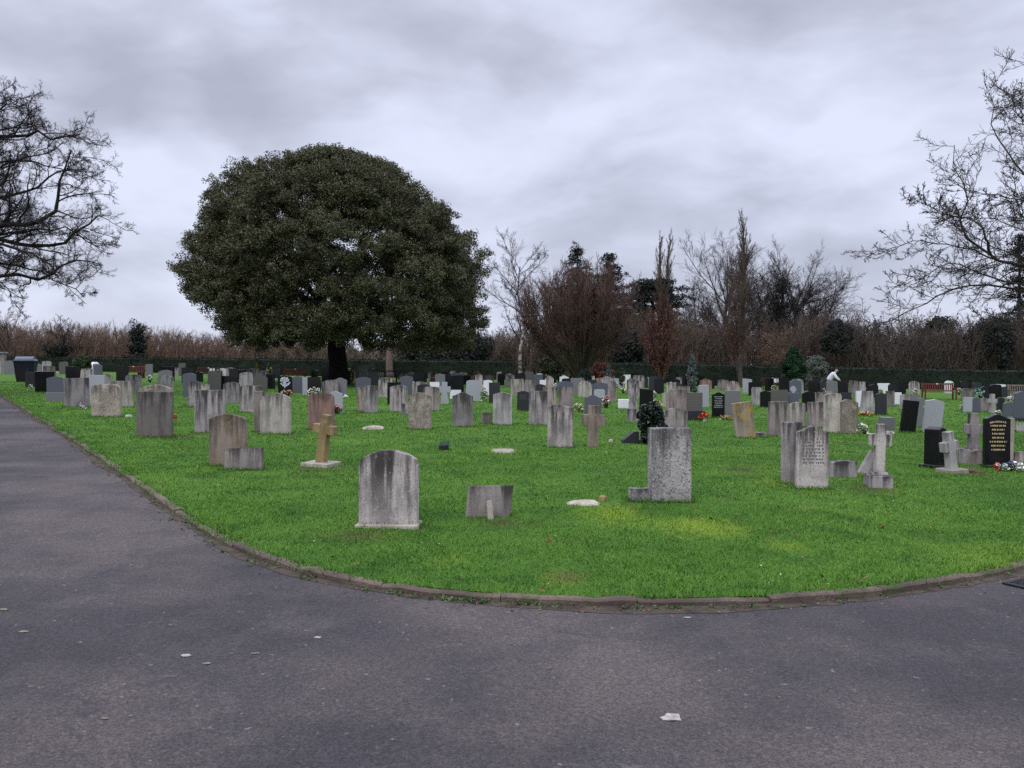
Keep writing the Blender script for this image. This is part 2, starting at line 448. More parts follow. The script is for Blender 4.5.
sc.view_settings.view_transform = 'Standard'
sc.view_settings.look = 'None'
sc.view_settings.exposure = .24; sc.view_settings.gamma = 1; sc.view_settings.use_curve_mapping = False
sc.render.engine = 'CYCLES'
sc.cycles.max_bounces = 5; sc.cycles.diffuse_bounces = 3; sc.cycles.glossy_bounces = 2; sc.cycles.transparent_max_bounces = 4
sc.cycles.use_denoising = False

# ---------------------------------------------------------------- setting
KERB_PX = [(0, 395), (28, 413), (60, 433), (95, 457), (130, 481), (165, 507), (200, 530), (232, 548), (270, 564), (320, 579), (380, 590),
           (440, 597), (500, 602), (560, 605), (620, 606.5), (690, 606.5), (750, 605), (810, 602), (870, 597), (920, 590), (965, 582), (1000, 575), (1024, 569)]
kp = [on_ground(x, y, ROADZ) for x, y in KERB_PX]
kp = [Vector((v.x, v.y, 0)) for v in kp]
dL = (kp[0] - kp[2]).normalized()
pre = [kp[0] + dL * s + Vector((-.0006 * s * s, 0, 0)) for s in (70, 45, 25, 10)]
post = [Vector(q) for q in ((5.4, 7.55, 0), (6.9, 9.2, 0), (9.5, 12.0, 0), (14, 17, 0), (24, 28, 0), (40, 44, 0), (62, 66, 0))]
kpts = pre + kp + post

def spline(P, step):
    out = []
    for i in range(len(P) - 1):
        p0, p1, p2, p3 = P[max(i - 1, 0)], P[i], P[i + 1], P[min(i + 2, len(P) - 1)]
        n = max(2, int((p2 - p1).length / step))
        for k in range(n):
            t = k / n
            out.append(.5 * ((2 * p1) + (p2 - p0) * t + (2 * p0 - 5 * p1 + 4 * p2 - p3) * t * t + (3 * p1 - p0 - 3 * p2 + p3) * t ** 3))
    out.append(P[-1])
    return out
kerb = spline(kpts, .12)
HEDGE_Y0, HEDGE_Y1 = 86.0, 70.0

# ground: one sheet to the horizon
xs = [-1500, -700, -300, -130, -60, 0, 60, 130, 300, 700, 1500]; ys = [-300, -60, 0, 60, 150, 300, 700, 1500]
V = [(x, y, ground_z(x) - .16) for y in ys for x in xs]
nx = len(xs)
Fc = [(j * nx + i, j * nx + i + 1, (j + 1) * nx + i + 1, (j + 1) * nx + i) for j in range(len(ys) - 1) for i in range(nx - 1)]
tag(mesh_obj('ground', V, Fc, M['field']), kind='structure')

# road sheet: everything on the camera's side of the kerb (slightly under the kerb)
def offset_curve(C, d):
    out = []
    for i, q in enumerate(C):
        t = (C[min(i + 1, len(C) - 1)] - C[max(i - 1, 0)]).normalized()
        out.append(q + Vector((-t.y, t.x, 0)) * d)   # +d = towards the lawn
    return out
inner = offset_curve(kerb, .03)
def poly_sheet(name, pts, off, mat):
    bm = bmesh.new()
    vs = [bm.verts.new((q.x, q.y, ground_z(q.x) + off)) for q in pts]
    es = [bm.edges.new((vs[i], vs[(i + 1) % len(vs)])) for i in range(len(vs))]
    bmesh.ops.triangle_fill(bm, use_beauty=True, edges=es)
    bmesh.ops.recalc_face_normals(bm, faces=bm.faces)
    if bm.faces and sum(f.normal.z for f in bm.faces) < 0: bmesh.ops.reverse_faces(bm, faces=bm.faces)
    return bm_obj(name, bm, mat)
road_poly = inner + [Vector((66, 60, 0)), Vector((46, 40, 0)), Vector((24, 15, 0)), Vector((14, -8, 0)), Vector((-14, -8, 0)), Vector((-20, 4, 0)), Vector((-28, 22, 0)), inner[0] + Vector((-7, -3, 0))]
tag(poly_sheet('road', road_poly, ROADZ, M['tarmac']), kind='structure')
lawn_edge = offset_curve(kerb, .07)
lawn_poly = lawn_edge + [Vector((75, 75, 0)), Vector((75, 92, 0)), Vector((-90, 100, 0)), lawn_edge[0] + Vector((-1, 3, 0))]
lawn = tag(poly_sheet('lawn', lawn_poly, 0.0, M['turf']), kind='structure')

# far path along the hedge
pa = [at_depth(-30, 373.5, 74), at_depth(66, 374, 75)]
bm = bmesh.new()
vs = [bm.verts.new((x, y, ground_z(x) + .012)) for x, y in ((-72, 76.5), (-40.5, 74.0), (-40.5, 77.5), (-72, 80))]
bm.faces.new(vs); tag(bm_obj('path', bm, simple_mat('pale_path', (.20, .18, .165), .9, .2, .7)), kind='structure')

# kerb: separate lengths laid along the curve, a few of them sunk or missing
rng = random.Random(5)
bm = bmesh.new()
acc = 0; i = 0; W_, TOP = .075, .004
while i < len(kerb) - 2:
    L_ = rng.uniform(.82, .95); j = i; d = 0
    while j < len(kerb) - 1 and d < L_:
        d += (kerb[j + 1] - kerb[j]).length; j += 1
    a = kerb[i]; pxm = 512 + 800 * a.x / max(a.y, .1)
    seg = kerb[i:j + 1]
    miss = 45 < pxm < 57 and 15 < a.y < 25
    if len(seg) > 1:
        dz = rng.gauss(0, .006) - (.035 if miss else 0); doff = rng.gauss(0, .004)
        A = offset_curve(seg, doff); B = offset_curve(seg, doff + W_)
        # small joint at both ends
        A[0] = A[0].lerp(A[1], .05); B[0] = B[0].lerp(B[1], .05)
        rows = []
        for q0, q1 in zip(A, B):
            g0 = ground_z(q0.x); e = rng.gauss(0, .0055)
            rows.append([bm.verts.new((q0.x, q0.y, g0 + ROADZ - .05)), bm.verts.new((q0.x, q0.y, g0 + TOP + dz - .012 + e)),
                         bm.verts.new((q0.x * .8 + q1.x * .2, q0.y * .8 + q1.y * .2, g0 + TOP + dz + e)), bm.verts.new((q1.x, q1.y, g0 + TOP + dz + e)), bm.verts.new((q1.x, q1.y, g0 - .1))])
        for r0, r1 in zip(rows[:-1], rows[1:]):
            for k in range(4): bm.faces.new((r0[k], r1[k], r1[k + 1], r0[k + 1]))
        bm.faces.new(rows[0]); bm.faces.new(rows[-1][::-1])
    i = j
bmesh.ops.recalc_face_normals(bm, faces=bm.faces)
tag(bm_obj('kerb', bm, M['kerb']), kind='structure')
# ---------------------------------------------------------------- grass
def kerb_side(X, Y):
    """True where (X,Y) lies on the lawn side of the kerb."""
    P = np.array([(q.x, q.y) for q in lawn_poly]); inside = np.zeros(len(X), bool)
    n = len(P); j = n - 1
    for i in range(n):
        xi, yi = P[i]; xj, yj = P[j]
        if yi != yj:
            c = ((yi > Y) != (yj > Y)) & (X < (xj - xi) * (Y - yi) / (yj - yi) + xi)
            inside ^= c
        j = i
    return inside

# ---------------------------------------------------------------- trees: vectorised branch growth
def unit(A):
    return A / np.maximum(np.linalg.norm(A, axis=-1, keepdims=True), 1e-9)

def tubes(P0, P1, R0, R1, n):
    P0, P1 = np.asarray(P0), np.asarray(P1)
    d = unit(P1 - P0)
    ref = np.where(np.abs(d[:, 2:3]) < .9, np.array([[0, 0, 1.]]), np.array([[1., 0, 0]]))
    u = unit(np.cross(d, ref)); v = np.cross(d, u)
    a = np.arange(n) * 2 * np.pi / n
    ring = np.cos(a)[None, :, None] * u[:, None, :] + np.sin(a)[None, :, None] * v[:, None, :]
    ov = (P1 - P0) * .04
    A = (P0 - ov)[:, None] + ring * np.asarray(R0)[:, None, None]; B = (P1 + ov)[:, None] + ring * np.asarray(R1)[:, None, None]
    V = np.concatenate([A, B], 1).reshape(-1, 3)
    k = np.arange(n); q = np.stack([k, (k + 1) % n, n + (k + 1) % n, n + k], 1)
    Fi = (np.arange(len(P0))[:, None, None] * 2 * n + q[None]).reshape(-1)
    return V, Fi

class Segs:
    def __init__(s): s.d = {}
    def add(s, key, P0, P1, R0, R1):
        s.d.setdefault(key, []).append((P0, P1, R0, R1))
    def build(s, key, name, n, mat, parent, smooth=True):
        if key not in s.d: return None
        c = [np.concatenate([x[i] for x in s.d[key]]) for i in range(4)]
        V, Fi = tubes(*c, n)
        return np_mesh(name, V, 4, Fi, mat, parent, smooth)
    def geo(s, key, n):
        c = [np.concatenate([x[i] for x in s.d[key]]) for i in range(4)]
        return tubes(*c, n)
    def count(s): return {k: sum(len(x[0]) for x in v) for k, v in s.d.items()}

def multi_mesh(name, pieces, parent):
    """pieces: (verts, quad indices, material); one mesh with several materials."""
    Vs, Fs, mi, off = [], [], [], 0
    for k, (V, Fi, mat) in enumerate(pieces):
        Vs.append(np.asarray(V)); Fs.append(np.asarray(Fi).ravel() + off); off += len(V); mi.append(np.full(len(np.ravel(Fi)) // 4, k))
    o = np_mesh(name, np.concatenate(Vs), 4, np.concatenate(Fs), None, parent)
    for _, _, mat in pieces: o.data.materials.append(mat)
    o.data.polygons.foreach_set('material_index', np.concatenate(mi).astype(np.int32))
    return o

def quads(V): return (V, np.arange(len(V)))

def run_levels(rs, S, pts, rads, levels, keyf):
    """pts (B,K+1,3), rads (B,K+1): existing branches. Each level: n children, t0, ang, ratio, K, wander, trop, rr, taper."""
    lens = np.linalg.norm(np.diff(pts, axis=1), axis=2).sum(1)
    for li, lv in enumerate(levels):
        B, K1, _ = pts.shape; n = lv['n']
        if lv.get('dens'):
            n = max(1, int(round(lv['dens'] * float(np.mean(lens)))))
        t = (np.arange(n)[None] + rs.random((B, n))) / n
        t = lv.get('t0', .25) + (1 - lv.get('t0', .25)) * t
        x = t * (K1 - 1); i = np.minimum(x.astype(int), K1 - 2); fr = x - i
        bi = np.arange(B)[:, None]
        p = pts[bi, i] * (1 - fr[..., None]) + pts[bi, i + 1] * fr[..., None]
        d = unit(pts[bi, i + 1] - pts[bi, i]); r = rads[bi, i] * (1 - fr) + rads[bi, i + 1] * fr
        per = unit(np.cross(d, rs.normal(size=d.shape)))
        a = np.radians(rs.normal(lv.get('ang', 45), lv.get('angsd', 10), t.shape))[..., None]
        nd = unit(d * np.cos(a) + per * np.sin(a) + np.array([0, 0, lv.get('lift', 0.0)]))
        L = lens[:, None] * lv.get('ratio', .5) * rs.uniform(.6, 1.25, t.shape) * (1 - lv.get('tip', .5) * t)
        L = np.maximum(L, lv.get('minl', .0))
        r = np.maximum(r * lv.get('rr', .6), lv.get('minr', .004))
        p, nd, L, r = p.reshape(-1, 3), nd.reshape(-1, 3), L.ravel(), r.ravel()
        keep = lv.get('keep')
        if keep is not None:
            m = keep(p + nd * L[:, None]); p, nd, L, r = p[m], nd[m], L[m], r[m]
        K = lv.get('K', 4); P = [p]; RR = [r]; dd = nd
        for k in range(K):
            dd = unit(dd + rs.normal(0, lv.get('wander', .15), dd.shape) + np.array([0, 0, lv.get('trop', 0.0)]))
            q = P[-1] + dd * (L / K)[:, None]; P.append(q)
            RR.append(np.maximum(r * (1 - (k + 1) / K * lv.get('taper', .7)), lv.get('minr', .004) * .8))
        pts = np.stack(P, 1); rads = np.stack(RR, 1); lens = L
        for k in range(K):
            S.add(keyf(li), pts[:, k], pts[:, k + 1], rads[:, k], rads[:, k + 1])
    return pts, rads

def limb(P, rad0, rad1, K, depth_wob=0.0, rs=None):
    """a guided limb: control points resampled to K segments."""
    C = spline([Vector(q) for q in P], .2); C = np.array([tuple(q) for q in C])
    s = np.concatenate([[0], np.cumsum(np.linalg.norm(np.diff(C, axis=0), axis=1))]); u = np.linspace(0, s[-1], K + 1)
    Q = np.stack([np.interp(u, s, C[:, i]) for i in range(3)], 1)
    return Q, np.linspace(rad0, rad1, K + 1)

def add_limb(S, key, Q, Rr):
    S.add(key, Q[:-1], Q[1:], Rr[:-1], Rr[1:])

def leaves(rs, C, N, spread, size, aspect=.55, up=.5, orient=None):
    """N leaf faces scattered round each centre in C; returns verts for quads."""
    C = np.repeat(np.asarray(C), N, axis=0); n = len(C)
    o = rs.normal(size=(n, 3)); o = unit(o) * (rs.random((n, 1)) ** (1 / 2.2))
    P = C + o * np.asarray(spread)
    nr = unit(rs.normal(size=(n, 3)) * .8 + o * .6 + np.array([0, 0, up]))
    if orient is not None: nr = unit(nr + orient)
    a = unit(np.cross(nr, rs.normal(size=(n, 3)))); b = np.cross(nr, a)
    s = size * rs.uniform(.6, 1.3, (n, 1))
    V = np.stack([P - a * s, P + b * s * aspect, P + a * s, P - b * s * aspect], 1)
    V[:, 1] += nr * s * .25; V[:, 3] += nr * s * .25
    return V.reshape(-1, 3)

def leaf_obj(name, V, mat, parent):
    return np_mesh(name, V, 4, np.arange(len(V)), mat, parent)

def base_of(px, Y):
    d = ray(px, 384); x = d.x / d.y * Y
    return Vector((x, Y, ground_z(x)))

def mpp(Y): return Y / F
def loc(px, py, Y, base):      # a pixel at depth Y in the tree's own frame
    return at_depth(px, py, Y) - base

# ---- the great holm oak
def holm_oak():
    Y = 55.0; b = base_of(338, Y); k = mpp(Y)
    t = empty('holm_oak', b)
    tag(t, 'huge evergreen holm oak with a broad dark domed crown and short black trunk', 'tree')
    rs = np.random.default_rng(3)
    zb = at_depth(338, 384, Y).z - b.z
    def zz(py): return loc(338, py, Y, b).z
    prof = [(350, -20, 60), (344, -84, 142), (334, -114, 160), (322, -124, 163), (310, -136, 165), (296, -146, 165), (282, -152, 164), (268, -157, 162), (255, -153, 158), (240, -149, 151), (229, -146, 143), (215, -146, 130), (197, -136, 115), (180, -127, 92), (168, -98, 72), (160, -64, 48), (150, -36, 22), (141, -14, 4)]
    zs = np.array([zz(p[0]) for p in prof]); lf = np.array([-p[1] * k for p in prof]); rt = np.array([p[2] * k for p in prof])
    C = []
    lob = rs.normal(size=(12, 3))
    while len(C) < 1400:
        z = rs.uniform(zs[0], zs[-1]); az = rs.uniform(0, 2 * np.pi)
        l, r = np.interp(z + .4, zs, lf), np.interp(z + .4, zs, rt)
        if z < 6: l, r = max(l, np.interp(z, zs, lf)), max(r, np.interp(z, zs, rt))
        c = math.cos(az); e = (r if c > 0 else l); m_ = .5 * (l + r)
        rad = math.sqrt((e * c) ** 2 + (m_ * math.sin(az)) ** 2)
        if rs.random() > (rad + 2) / 12: continue
        bump = .965 + .03 * math.sin(4 * az + z * .9) + .035 * math.sin(9 * az - 1.3 * z + 2 * math.sin(z * .7))
        f = rs.uniform(.80, 1.0) if rs.random() < .80 else rs.uniform(.45, .85)
        rr = max(0, rad * bump * f - .85)
        if z < zs[0] + 1.9 * (1 - min(1, rr / 8.5)): continue
        C.append((rr * math.cos(az), rr * math.sin(az), min(z, zs[-1] - 1.2)))
    # top cap
    for i in range(46):
        az = rs.uniform(0, 2 * np.pi); rr = 4.2 * math.sqrt(rs.random())
        x, y = rr * math.cos(az), rr * math.sin(az)
        lim = np.interp(rr, [0, 2, 3.6, 5], [zs[-1], zs[-2], zs[-3], zs[-4]])
        C.append((x, y, lim - .9))
    C = np.array(C)
    V = []
    for j in range(len(C)):
        s = rs.uniform(.6, 1.15)
        # each clump is a bundle of small sprays, so its outline breaks up
        sub = C[j] + unit(rs.normal(size=(13, 3))) * (rs.random((13, 1)) ** .5) * np.array([s, s, s * .7])
        V.append(leaves(rs, sub, 54, (.36, .36, .28), .063, .58, .35))
    LV = np.concatenate(V)
    S = Segs()
    tr, rr = limb([(0, 0, -.2), (.05, 0, 1.0), (-.1, 0, 2.6), (.1, .1, 4.4)], .68, .56, 6)
    rr[0] = .92; rr[1] = .72
    add_limb(S, 'trunk', tr, rr)
    L0, R0 = [], []
    for i in range(9):
        az = i * 2 * math.pi / 9 + rs.uniform(-.2, .2); ln = rs.uniform(5, 8)
        q, r_ = limb([(0, 0, 2.6 + .2 * i), (1.4 * math.cos(az), 1.4 * math.sin(az), 4.4 + .2 * i), (ln * math.cos(az), ln * math.sin(az), 6.5 + rs.uniform(-1, 3.5))], .30, .08, 8)
        add_limb(S, 'limb', q, r_); L0.append(q); R0.append(r_)
    run_levels(rs, S, np.array(L0), np.array(R0), [dict(n=7, ratio=.5, ang=45, K=4, rr=.5, lift=.2, minr=.03), dict(n=5, ratio=.5, ang=40, K=3, rr=.5, minr=.015)], lambda i: 'limb')
    S.build('trunk', 'trunk', 12, M['bark_holm'], t)
    multi_mesh('crown', [(*quads(LV), M['leaf_holm']), (*S.geo('limb', 5), M['bark_holm'])], t)
holm_oak()

# ---- generic bare tree
def bare_tree(name, label, cat, px, Y, top_py, spec, group=None, mats=('bark_grey', 'bark_grey'), seed=1, trunk_r=.25, lean=0.0, trunk_frac=.5, levels=None, extra=None, trunk_mat=None):
    b = base_of(px, Y); H = loc(px, top_py, Y, b).z
    t = empty(name, b); tag(t, label, cat, group)
    rs = np.random.default_rng(seed); S = Segs()
    th = H * trunk_frac
    P = [(0, 0, -.2)] + [(lean * f * H + rs.normal(0, .012 * H), rs.normal(0, .012 * H), f * th) for f in (.25, .5, .75, 1.0)]
    q, r = limb(P, trunk_r, trunk_r * spec.get('top', .3), 10); r[0] *= 1.25
    add_limb(S, 'trunk', q, r)
    run_levels(rs, S, q[None], r[None], levels(H), lambda i: 'limb' if i == 0 else 'twig')
    S.build('trunk', 'trunk', 8, M[trunk_mat or mats[0]], t)
    multi_mesh('crown', [(*S.geo('limb', 5), M[mats[0]]), (*S.geo('twig', 3), M[mats[1]])], t)
    if extra: extra(t, rs, H, S)
    return t

def spread_levels(n0, ang, twr=.009, dens=1.0, trop=.06, r0=.75, t0=.35):
    def f(H):
        return [dict(n=n0, t0=t0, ang=ang, angsd=13, ratio=r0, tip=.30, K=8, wander=.08, trop=trop, rr=.55, taper=.8, minr=.022),
                dict(n=int(11 * dens), t0=.2, ang=36, angsd=12, ratio=.52, tip=.55, K=6, wander=.11, trop=trop * .9, rr=.5, minr=.012),
                dict(n=int(8 * dens), t0=.12, ang=36, angsd=12, ratio=.52, K=4, wander=.13, trop=.05, rr=.55, minr=twr),
                dict(n=int(6 * dens), t0=.1, ang=34, ratio=.6, K=2, wander=.13, trop=.03, rr=.7, minr=twr * .8)]
    return f

def fastigiate_levels(n0, dens=1.0, twr=.011, ang=14, ratio=.62, t0=.08):
    def f(H):
        return [dict(n=n0, t0=t0, ang=ang, angsd=5, ratio=ratio, tip=.80, K=7, wander=.06, trop=.035, rr=.4, taper=.8, minr=.016),
                dict(n=int(12 * dens), t0=.08, ang=20, ratio=.32, K=4, wander=.09, trop=.10, rr=.5, minr=.012),
                dict(n=int(9 * dens), t0=.1, ang=24, ratio=.5, K=3, wander=.12, trop=.08, rr=.6, minr=twr * .8)]
    return f

def leafy(mat, n, zlo, zhi, rad, size=.10, name='dead_leaves', fade=False):
    def ex(t, rs, H, S):
        C = np.concatenate([x[1] for x in S.d['twig']])
        m = (C[:, 2] > zlo * H) & (C[:, 2] < zhi * H)
        if fade: m &= rs.random(len(C)) < (1 - C[:, 2] / (zhi * H)) ** 1.3
        C = C[m]; p = rs.choice(len(C), min(n, len(C)), replace=False)
        leaf_obj('leaves', leaves(rs, C[p], 3, (rad, rad, rad), size), M[mat], t)
    return ex

# birch
bare_tree('birch_tree', 'slender silver birch with a white trunk and wispy crown between oak and fan-shaped tree', 'tree', 521, 72, 238, {},
          mats=('bark_twig', 'bark_grey'), trunk_mat='birch', seed=4, trunk_r=.17, trunk_frac=.80, levels=spread_levels(22, 38, .008, .9, .05, .42, .32))
# vase-shaped many-stemmed tree
def vase_tree():
    Y = 63; b = base_of(582, Y); t = empty('fan_shaped_tree', b)
    tag(t, 'bare purple-brown tree whose many stems fan out from one low base', 'tree')
    rs = np.random.default_rng(8); S = Segs(); L0, R0 = [], []
    H = loc(582, 262, Y, b).z
    for i in range(72):
        az = rs.uniform(0, 2 * math.pi); sp = math.sqrt(rs.random())
        ex, h = 4.7 * sp, H * (1.0 - .30 * sp * sp) * rs.uniform(.80, 1.0)
        st = Vector((.35 * math.cos(az) * sp, .35 * math.sin(az) * sp, rs.uniform(.0, .9)))
        P = [st, (ex * .56 * math.cos(az), ex * .56 * math.sin(az), h * .40), (ex * .88 * math.cos(az), ex * .88 * math.sin(az), h * .74), (ex * math.cos(az), ex * math.sin(az), h)]
        q, r = limb(P, rs.uniform(.06, .10), .018, 9)
        add_limb(S, 'stem', q, r); L0.append(q); R0.append(r)
    q, r = limb([(0, 0, -.2), (0, 0, .5), (0, 0, 1.1)], .48, .34, 4); add_limb(S, 'stem', q, r)
    run_levels(rs, S, np.array(L0), np.array(R0), [dict(n=19, t0=.30, ang=22, ratio=.32, K=4, wander=.08, trop=.05, rr=.45, minr=.012),
               dict(n=10, t0=.1, ang=26, ratio=.5, K=3, wander=.10, trop=.03, rr=.6, minr=.0085), dict(n=3, t0=.1, ang=30, ratio=.6, K=2, wander=.12, rr=.7, minr=.009)], lambda i: 'twig')
    multi_mesh('crown', [(*S.geo('stem', 5), M['bark_green']), (*S.geo('twig', 3), M['bark_purple'])], t)
vase_tree()

# conifers with tiers of dark needles
def tier_conifer(name, label, px, Y, top_py, width_px, seed, flat=False, mat='leaf_pine', bare=.25, droop=-.1, dens=1.0, widthf=None):
    b = base_of(px, Y); H = loc(px, top_py, Y, b).z; k = mpp(Y); W = width_px * k / 2
    t = empty(name, b); tag(t, label, 'tree')
    rs = np.random.default_rng(seed); S = Segs()
    q, r = limb([(0, 0, -.2), (rs.normal(0, .1), 0, H * .5), (0, 0, H * .97)], .42, .06, 10); add_limb(S, 'trunk', q, r)
    V = []
    nt_ = int(40 * dens)
    for i in range(nt_):
        f = bare + (1 - bare) * (i + rs.random()) / nt_
        wl = widthf(f) if widthf else ((1 - f) / (1 - bare)) ** .7 * (.6 + .4 * (rs.random())) + .05
        n = rs.integers(2, 6)
        for j in range(n):
            az = rs.uniform(0, 2 * math.pi); ln = max(.35, W * wl * rs.uniform(.45, 1.15)); droop_ = droop + rs.normal(0, .08)
            z = f * H + rs.normal(0, .25)
            P = [(0, 0, z), (ln * .5 * math.cos(az), ln * .5 * math.sin(az), z + ln * .06), (ln * math.cos(az), ln * math.sin(az), z + ln * droop_)]
            q, r = limb(P, .05, .02, 5); add_limb(S, 'limb', q, r)
            m_ = max(3, int(ln * 3.2))
            c = np.stack([np.interp(np.linspace(.25, 1.0, m_), np.linspace(0, 1, 6), q[:, a]) for a in range(3)], 1)
            c += rs.normal(0, .26, c.shape) * np.array([1, 1, .5])
            V.append(leaves(rs, c, 14, (.5, .5, .26), .15, .45, .7))
    V.append(leaves(rs, np.array([[0, 0, H * .97], [0, 0, H * .985]]), 20, (.3, .3, .5), .15, .4, .4))
    S.build('trunk', 'trunk', 8, M['bark_oak'], t)
    multi_mesh('crown', [(*quads(np.concatenate(V)), M[mat]), (*S.geo('limb', 4), M['bark_oak'])], t)
    return t
tier_conifer('pine_tree', 'dark pine, the taller of two rising behind the fan-shaped tree', 577, 108, 246, 92, 21)
tier_conifer('pine_tree', 'smaller tiered dark pine rising behind and just right of the taller pine', 609, 112, 254, 82, 22)
tier_conifer('cedar_tree', 'dark flat-topped cedar behind the narrow rust-leaved tree', 652, 96, 280, 92, 23, bare=.12, droop=.02, dens=1.2,
             widthf=lambda f: .55 + .5 * math.sin(math.pi * min(1, f * .9)) * (1.0 if f < .97 else .7))
tier_conifer('spruce_tree', 'tall dark conifer behind the lower branches of the bare roadside tree', 1017, 100, 236, 66, 24, bare=.1)

# narrow and spreading bare trees behind the hedge
for i, (px, top) in enumerate(((658, 238), (667, 235))):
    bare_tree('poplar_tree', ('narrow bare poplar, shorter of the pair showing above the flat-topped cedar', 'narrow bare poplar, taller of the pair showing above the flat-topped cedar')[i], 'tree', px, 128, top, {},
              group='poplars above the cedar', mats=('bark_mid', 'bark_mid'), seed=31 + i, trunk_r=.28, trunk_frac=.97, levels=fastigiate_levels(30, 1.2, .013, 8, .40, .35))
bare_tree('narrow_beech_tree', 'narrow upright tree clothed low down in rust-red dead leaves, before the cedar', 'tree', 661, 61, 278, {}, mats=('bark_green', 'bark_purple'), seed=35,
          trunk_r=.17, trunk_frac=.98, levels=fastigiate_levels(72, 1.1, .010, 23, .48, .02), extra=leafy('leaf_rust', 5200, -.1, .85, .16, .06, 'leaves', True))
bare_tree('narrow_hornbeam_tree', 'tall narrow bare tree tapering to a point, brown twigs thick around its foot', 'tree', 741, 66, 224, {}, mats=('bark_grey', 'bark_mid'), seed=36,
          trunk_r=.20, trunk_frac=.99, levels=fastigiate_levels(58, 1.15, .010, 16, .46, .04), extra=leafy('leaf_rust', 1300, -.1, .45, .2, .05, 'leaves', True))
bare_tree('bare_tree', 'wide round-headed bare tree behind the tall narrow pointed tree', 'tree', 727, 95, 238, {'top': .4}, mats=('bark_grey', 'bark_grey'), seed=41,
          trunk_r=.34, trunk_frac=.60, levels=spread_levels(30, 48, .0095, 1.15, .028, .95, .16))
bare_tree('bare_tree', 'round-headed bare tree standing right of the tall narrow pointed tree', 'tree', 797, 98, 243, {'top': .4}, mats=('bark_grey', 'bark_twig'), seed=42,
          trunk_r=.34, trunk_frac=.60, levels=spread_levels(30, 48, .0095, 1.15, .028, .92, .16))
bare_tree('bare_tree', 'low spreading bare tree at the edge of the dark thicket right of the cypress', 'tree', 838, 92, 292, {'top': .4}, mats=('bark_grey', 'bark_mid'), seed=43,
          trunk_r=.2, trunk_frac=.45, levels=spread_levels(18, 48, .010, 1.0, .04, 1.15, .2))
bare_tree('bare_tree', 'thin bare tree behind the hedge below the limbs of the big gnarled oak', 'tree', 8, 95, 285, {'top': .4}, mats=('bark_grey', 'bark_brown'), seed=44,
          trunk_r=.16, trunk_frac=.5, levels=spread_levels(16, 42, .010, .95, .05, 1.0, .25))
bare_tree('bare_tree', 'bare tree with a thick pinkish trunk seen beneath the oak crown', 'tree', 390, 78, 262, {'top': .5}, mats=('bark_pink', 'bark_brown'), seed=45,
          trunk_r=.36, trunk_frac=.6, levels=spread_levels(10, 46, .014, .7, .06, .6, .5))
bare_tree('bare_tree', 'faint bare tree between the cedar and the round-headed tree behind', 'tree', 695, 118, 262, {'top': .4}, mats=('bark_grey', 'bark_grey'), seed=46,
          trunk_r=.25, trunk_frac=.55, levels=spread_levels(15, 36, .012, .9, .05, .85, .35))
bare_tree('bare_tree', 'bare tree filling the gap between the pointed tree and the ivy-clad one', 'tree', 764, 108, 256, {'top': .4}, mats=('bark_grey', 'bark_twig'), seed=52,
          trunk_r=.28, trunk_frac=.5, levels=spread_levels(20, 42, .012, 1.1, .04, 1.0, .25))
bare_tree('bare_tree', 'bare tree with a brown haze of twigs between cedar and wide round-headed tree', 'tree', 705, 90, 300, {'top': .4}, mats=('bark_grey', 'bark_mid'), seed=53,
          trunk_r=.16, trunk_frac=.5, levels=spread_levels(18, 42, .011, 1.0, .04, 1.0, .2))
bare_tree('bare_tree', 'shorter bare tree between the two round-headed trees and the dark rounded evergreen', 'tree', 822, 104, 268, {'top': .4}, mats=('bark_grey', 'bark_grey'), seed=54,
          trunk_r=.24, trunk_frac=.5, levels=spread_levels(20, 44, .012, 1.1, .04, 1.0, .25))
bare_tree('ivy_clad_tree', 'dark ivy-clad trunk rising inside the bare trees above the cypress', 'tree', 783, 93, 268, {}, mats=('bark_oak', 'bark_twig'), seed=47,
          trunk_r=.3, trunk_frac=.9, levels=spread_levels(18, 42, .012, .7, .04, .26, .15), extra=leafy('leaf_pine', 1300, .1, .9, .45, .10, 'ivy'))
bare_tree('bronze_tree', 'small tree with bronze-orange leaves still hanging, behind the cypress', 'tree', 776, 84, 322, {}, mats=('bark_grey', 'bark_brown'), seed=48,
          trunk_r=.12, trunk_frac=.7, levels=spread_levels(18, 45, .011, .8, .05, .5, .15), extra=leafy('leaf_bronze', 260, .2, .95, .3, .08))
bare_tree('dark_shrub', 'dark spreading shrub with upright bare branches behind the hedge', 'shrub', 64, 88, 318, {}, mats=('bark_oak', 'bark_twig'), seed=49,
          trunk_r=.12, trunk_frac=.7, levels=spread_levels(16, 42, .011, .8, .05, .75, .05), extra=leafy('leaf_pine', 900, .05, .45, .35, .12, 'leaves'))
tier_conifer('dark_fir', 'small dark lopsided fir behind the hedge, against the brown thicket', 138, 87, 327, 26, 51, bare=.05, dens=.6)

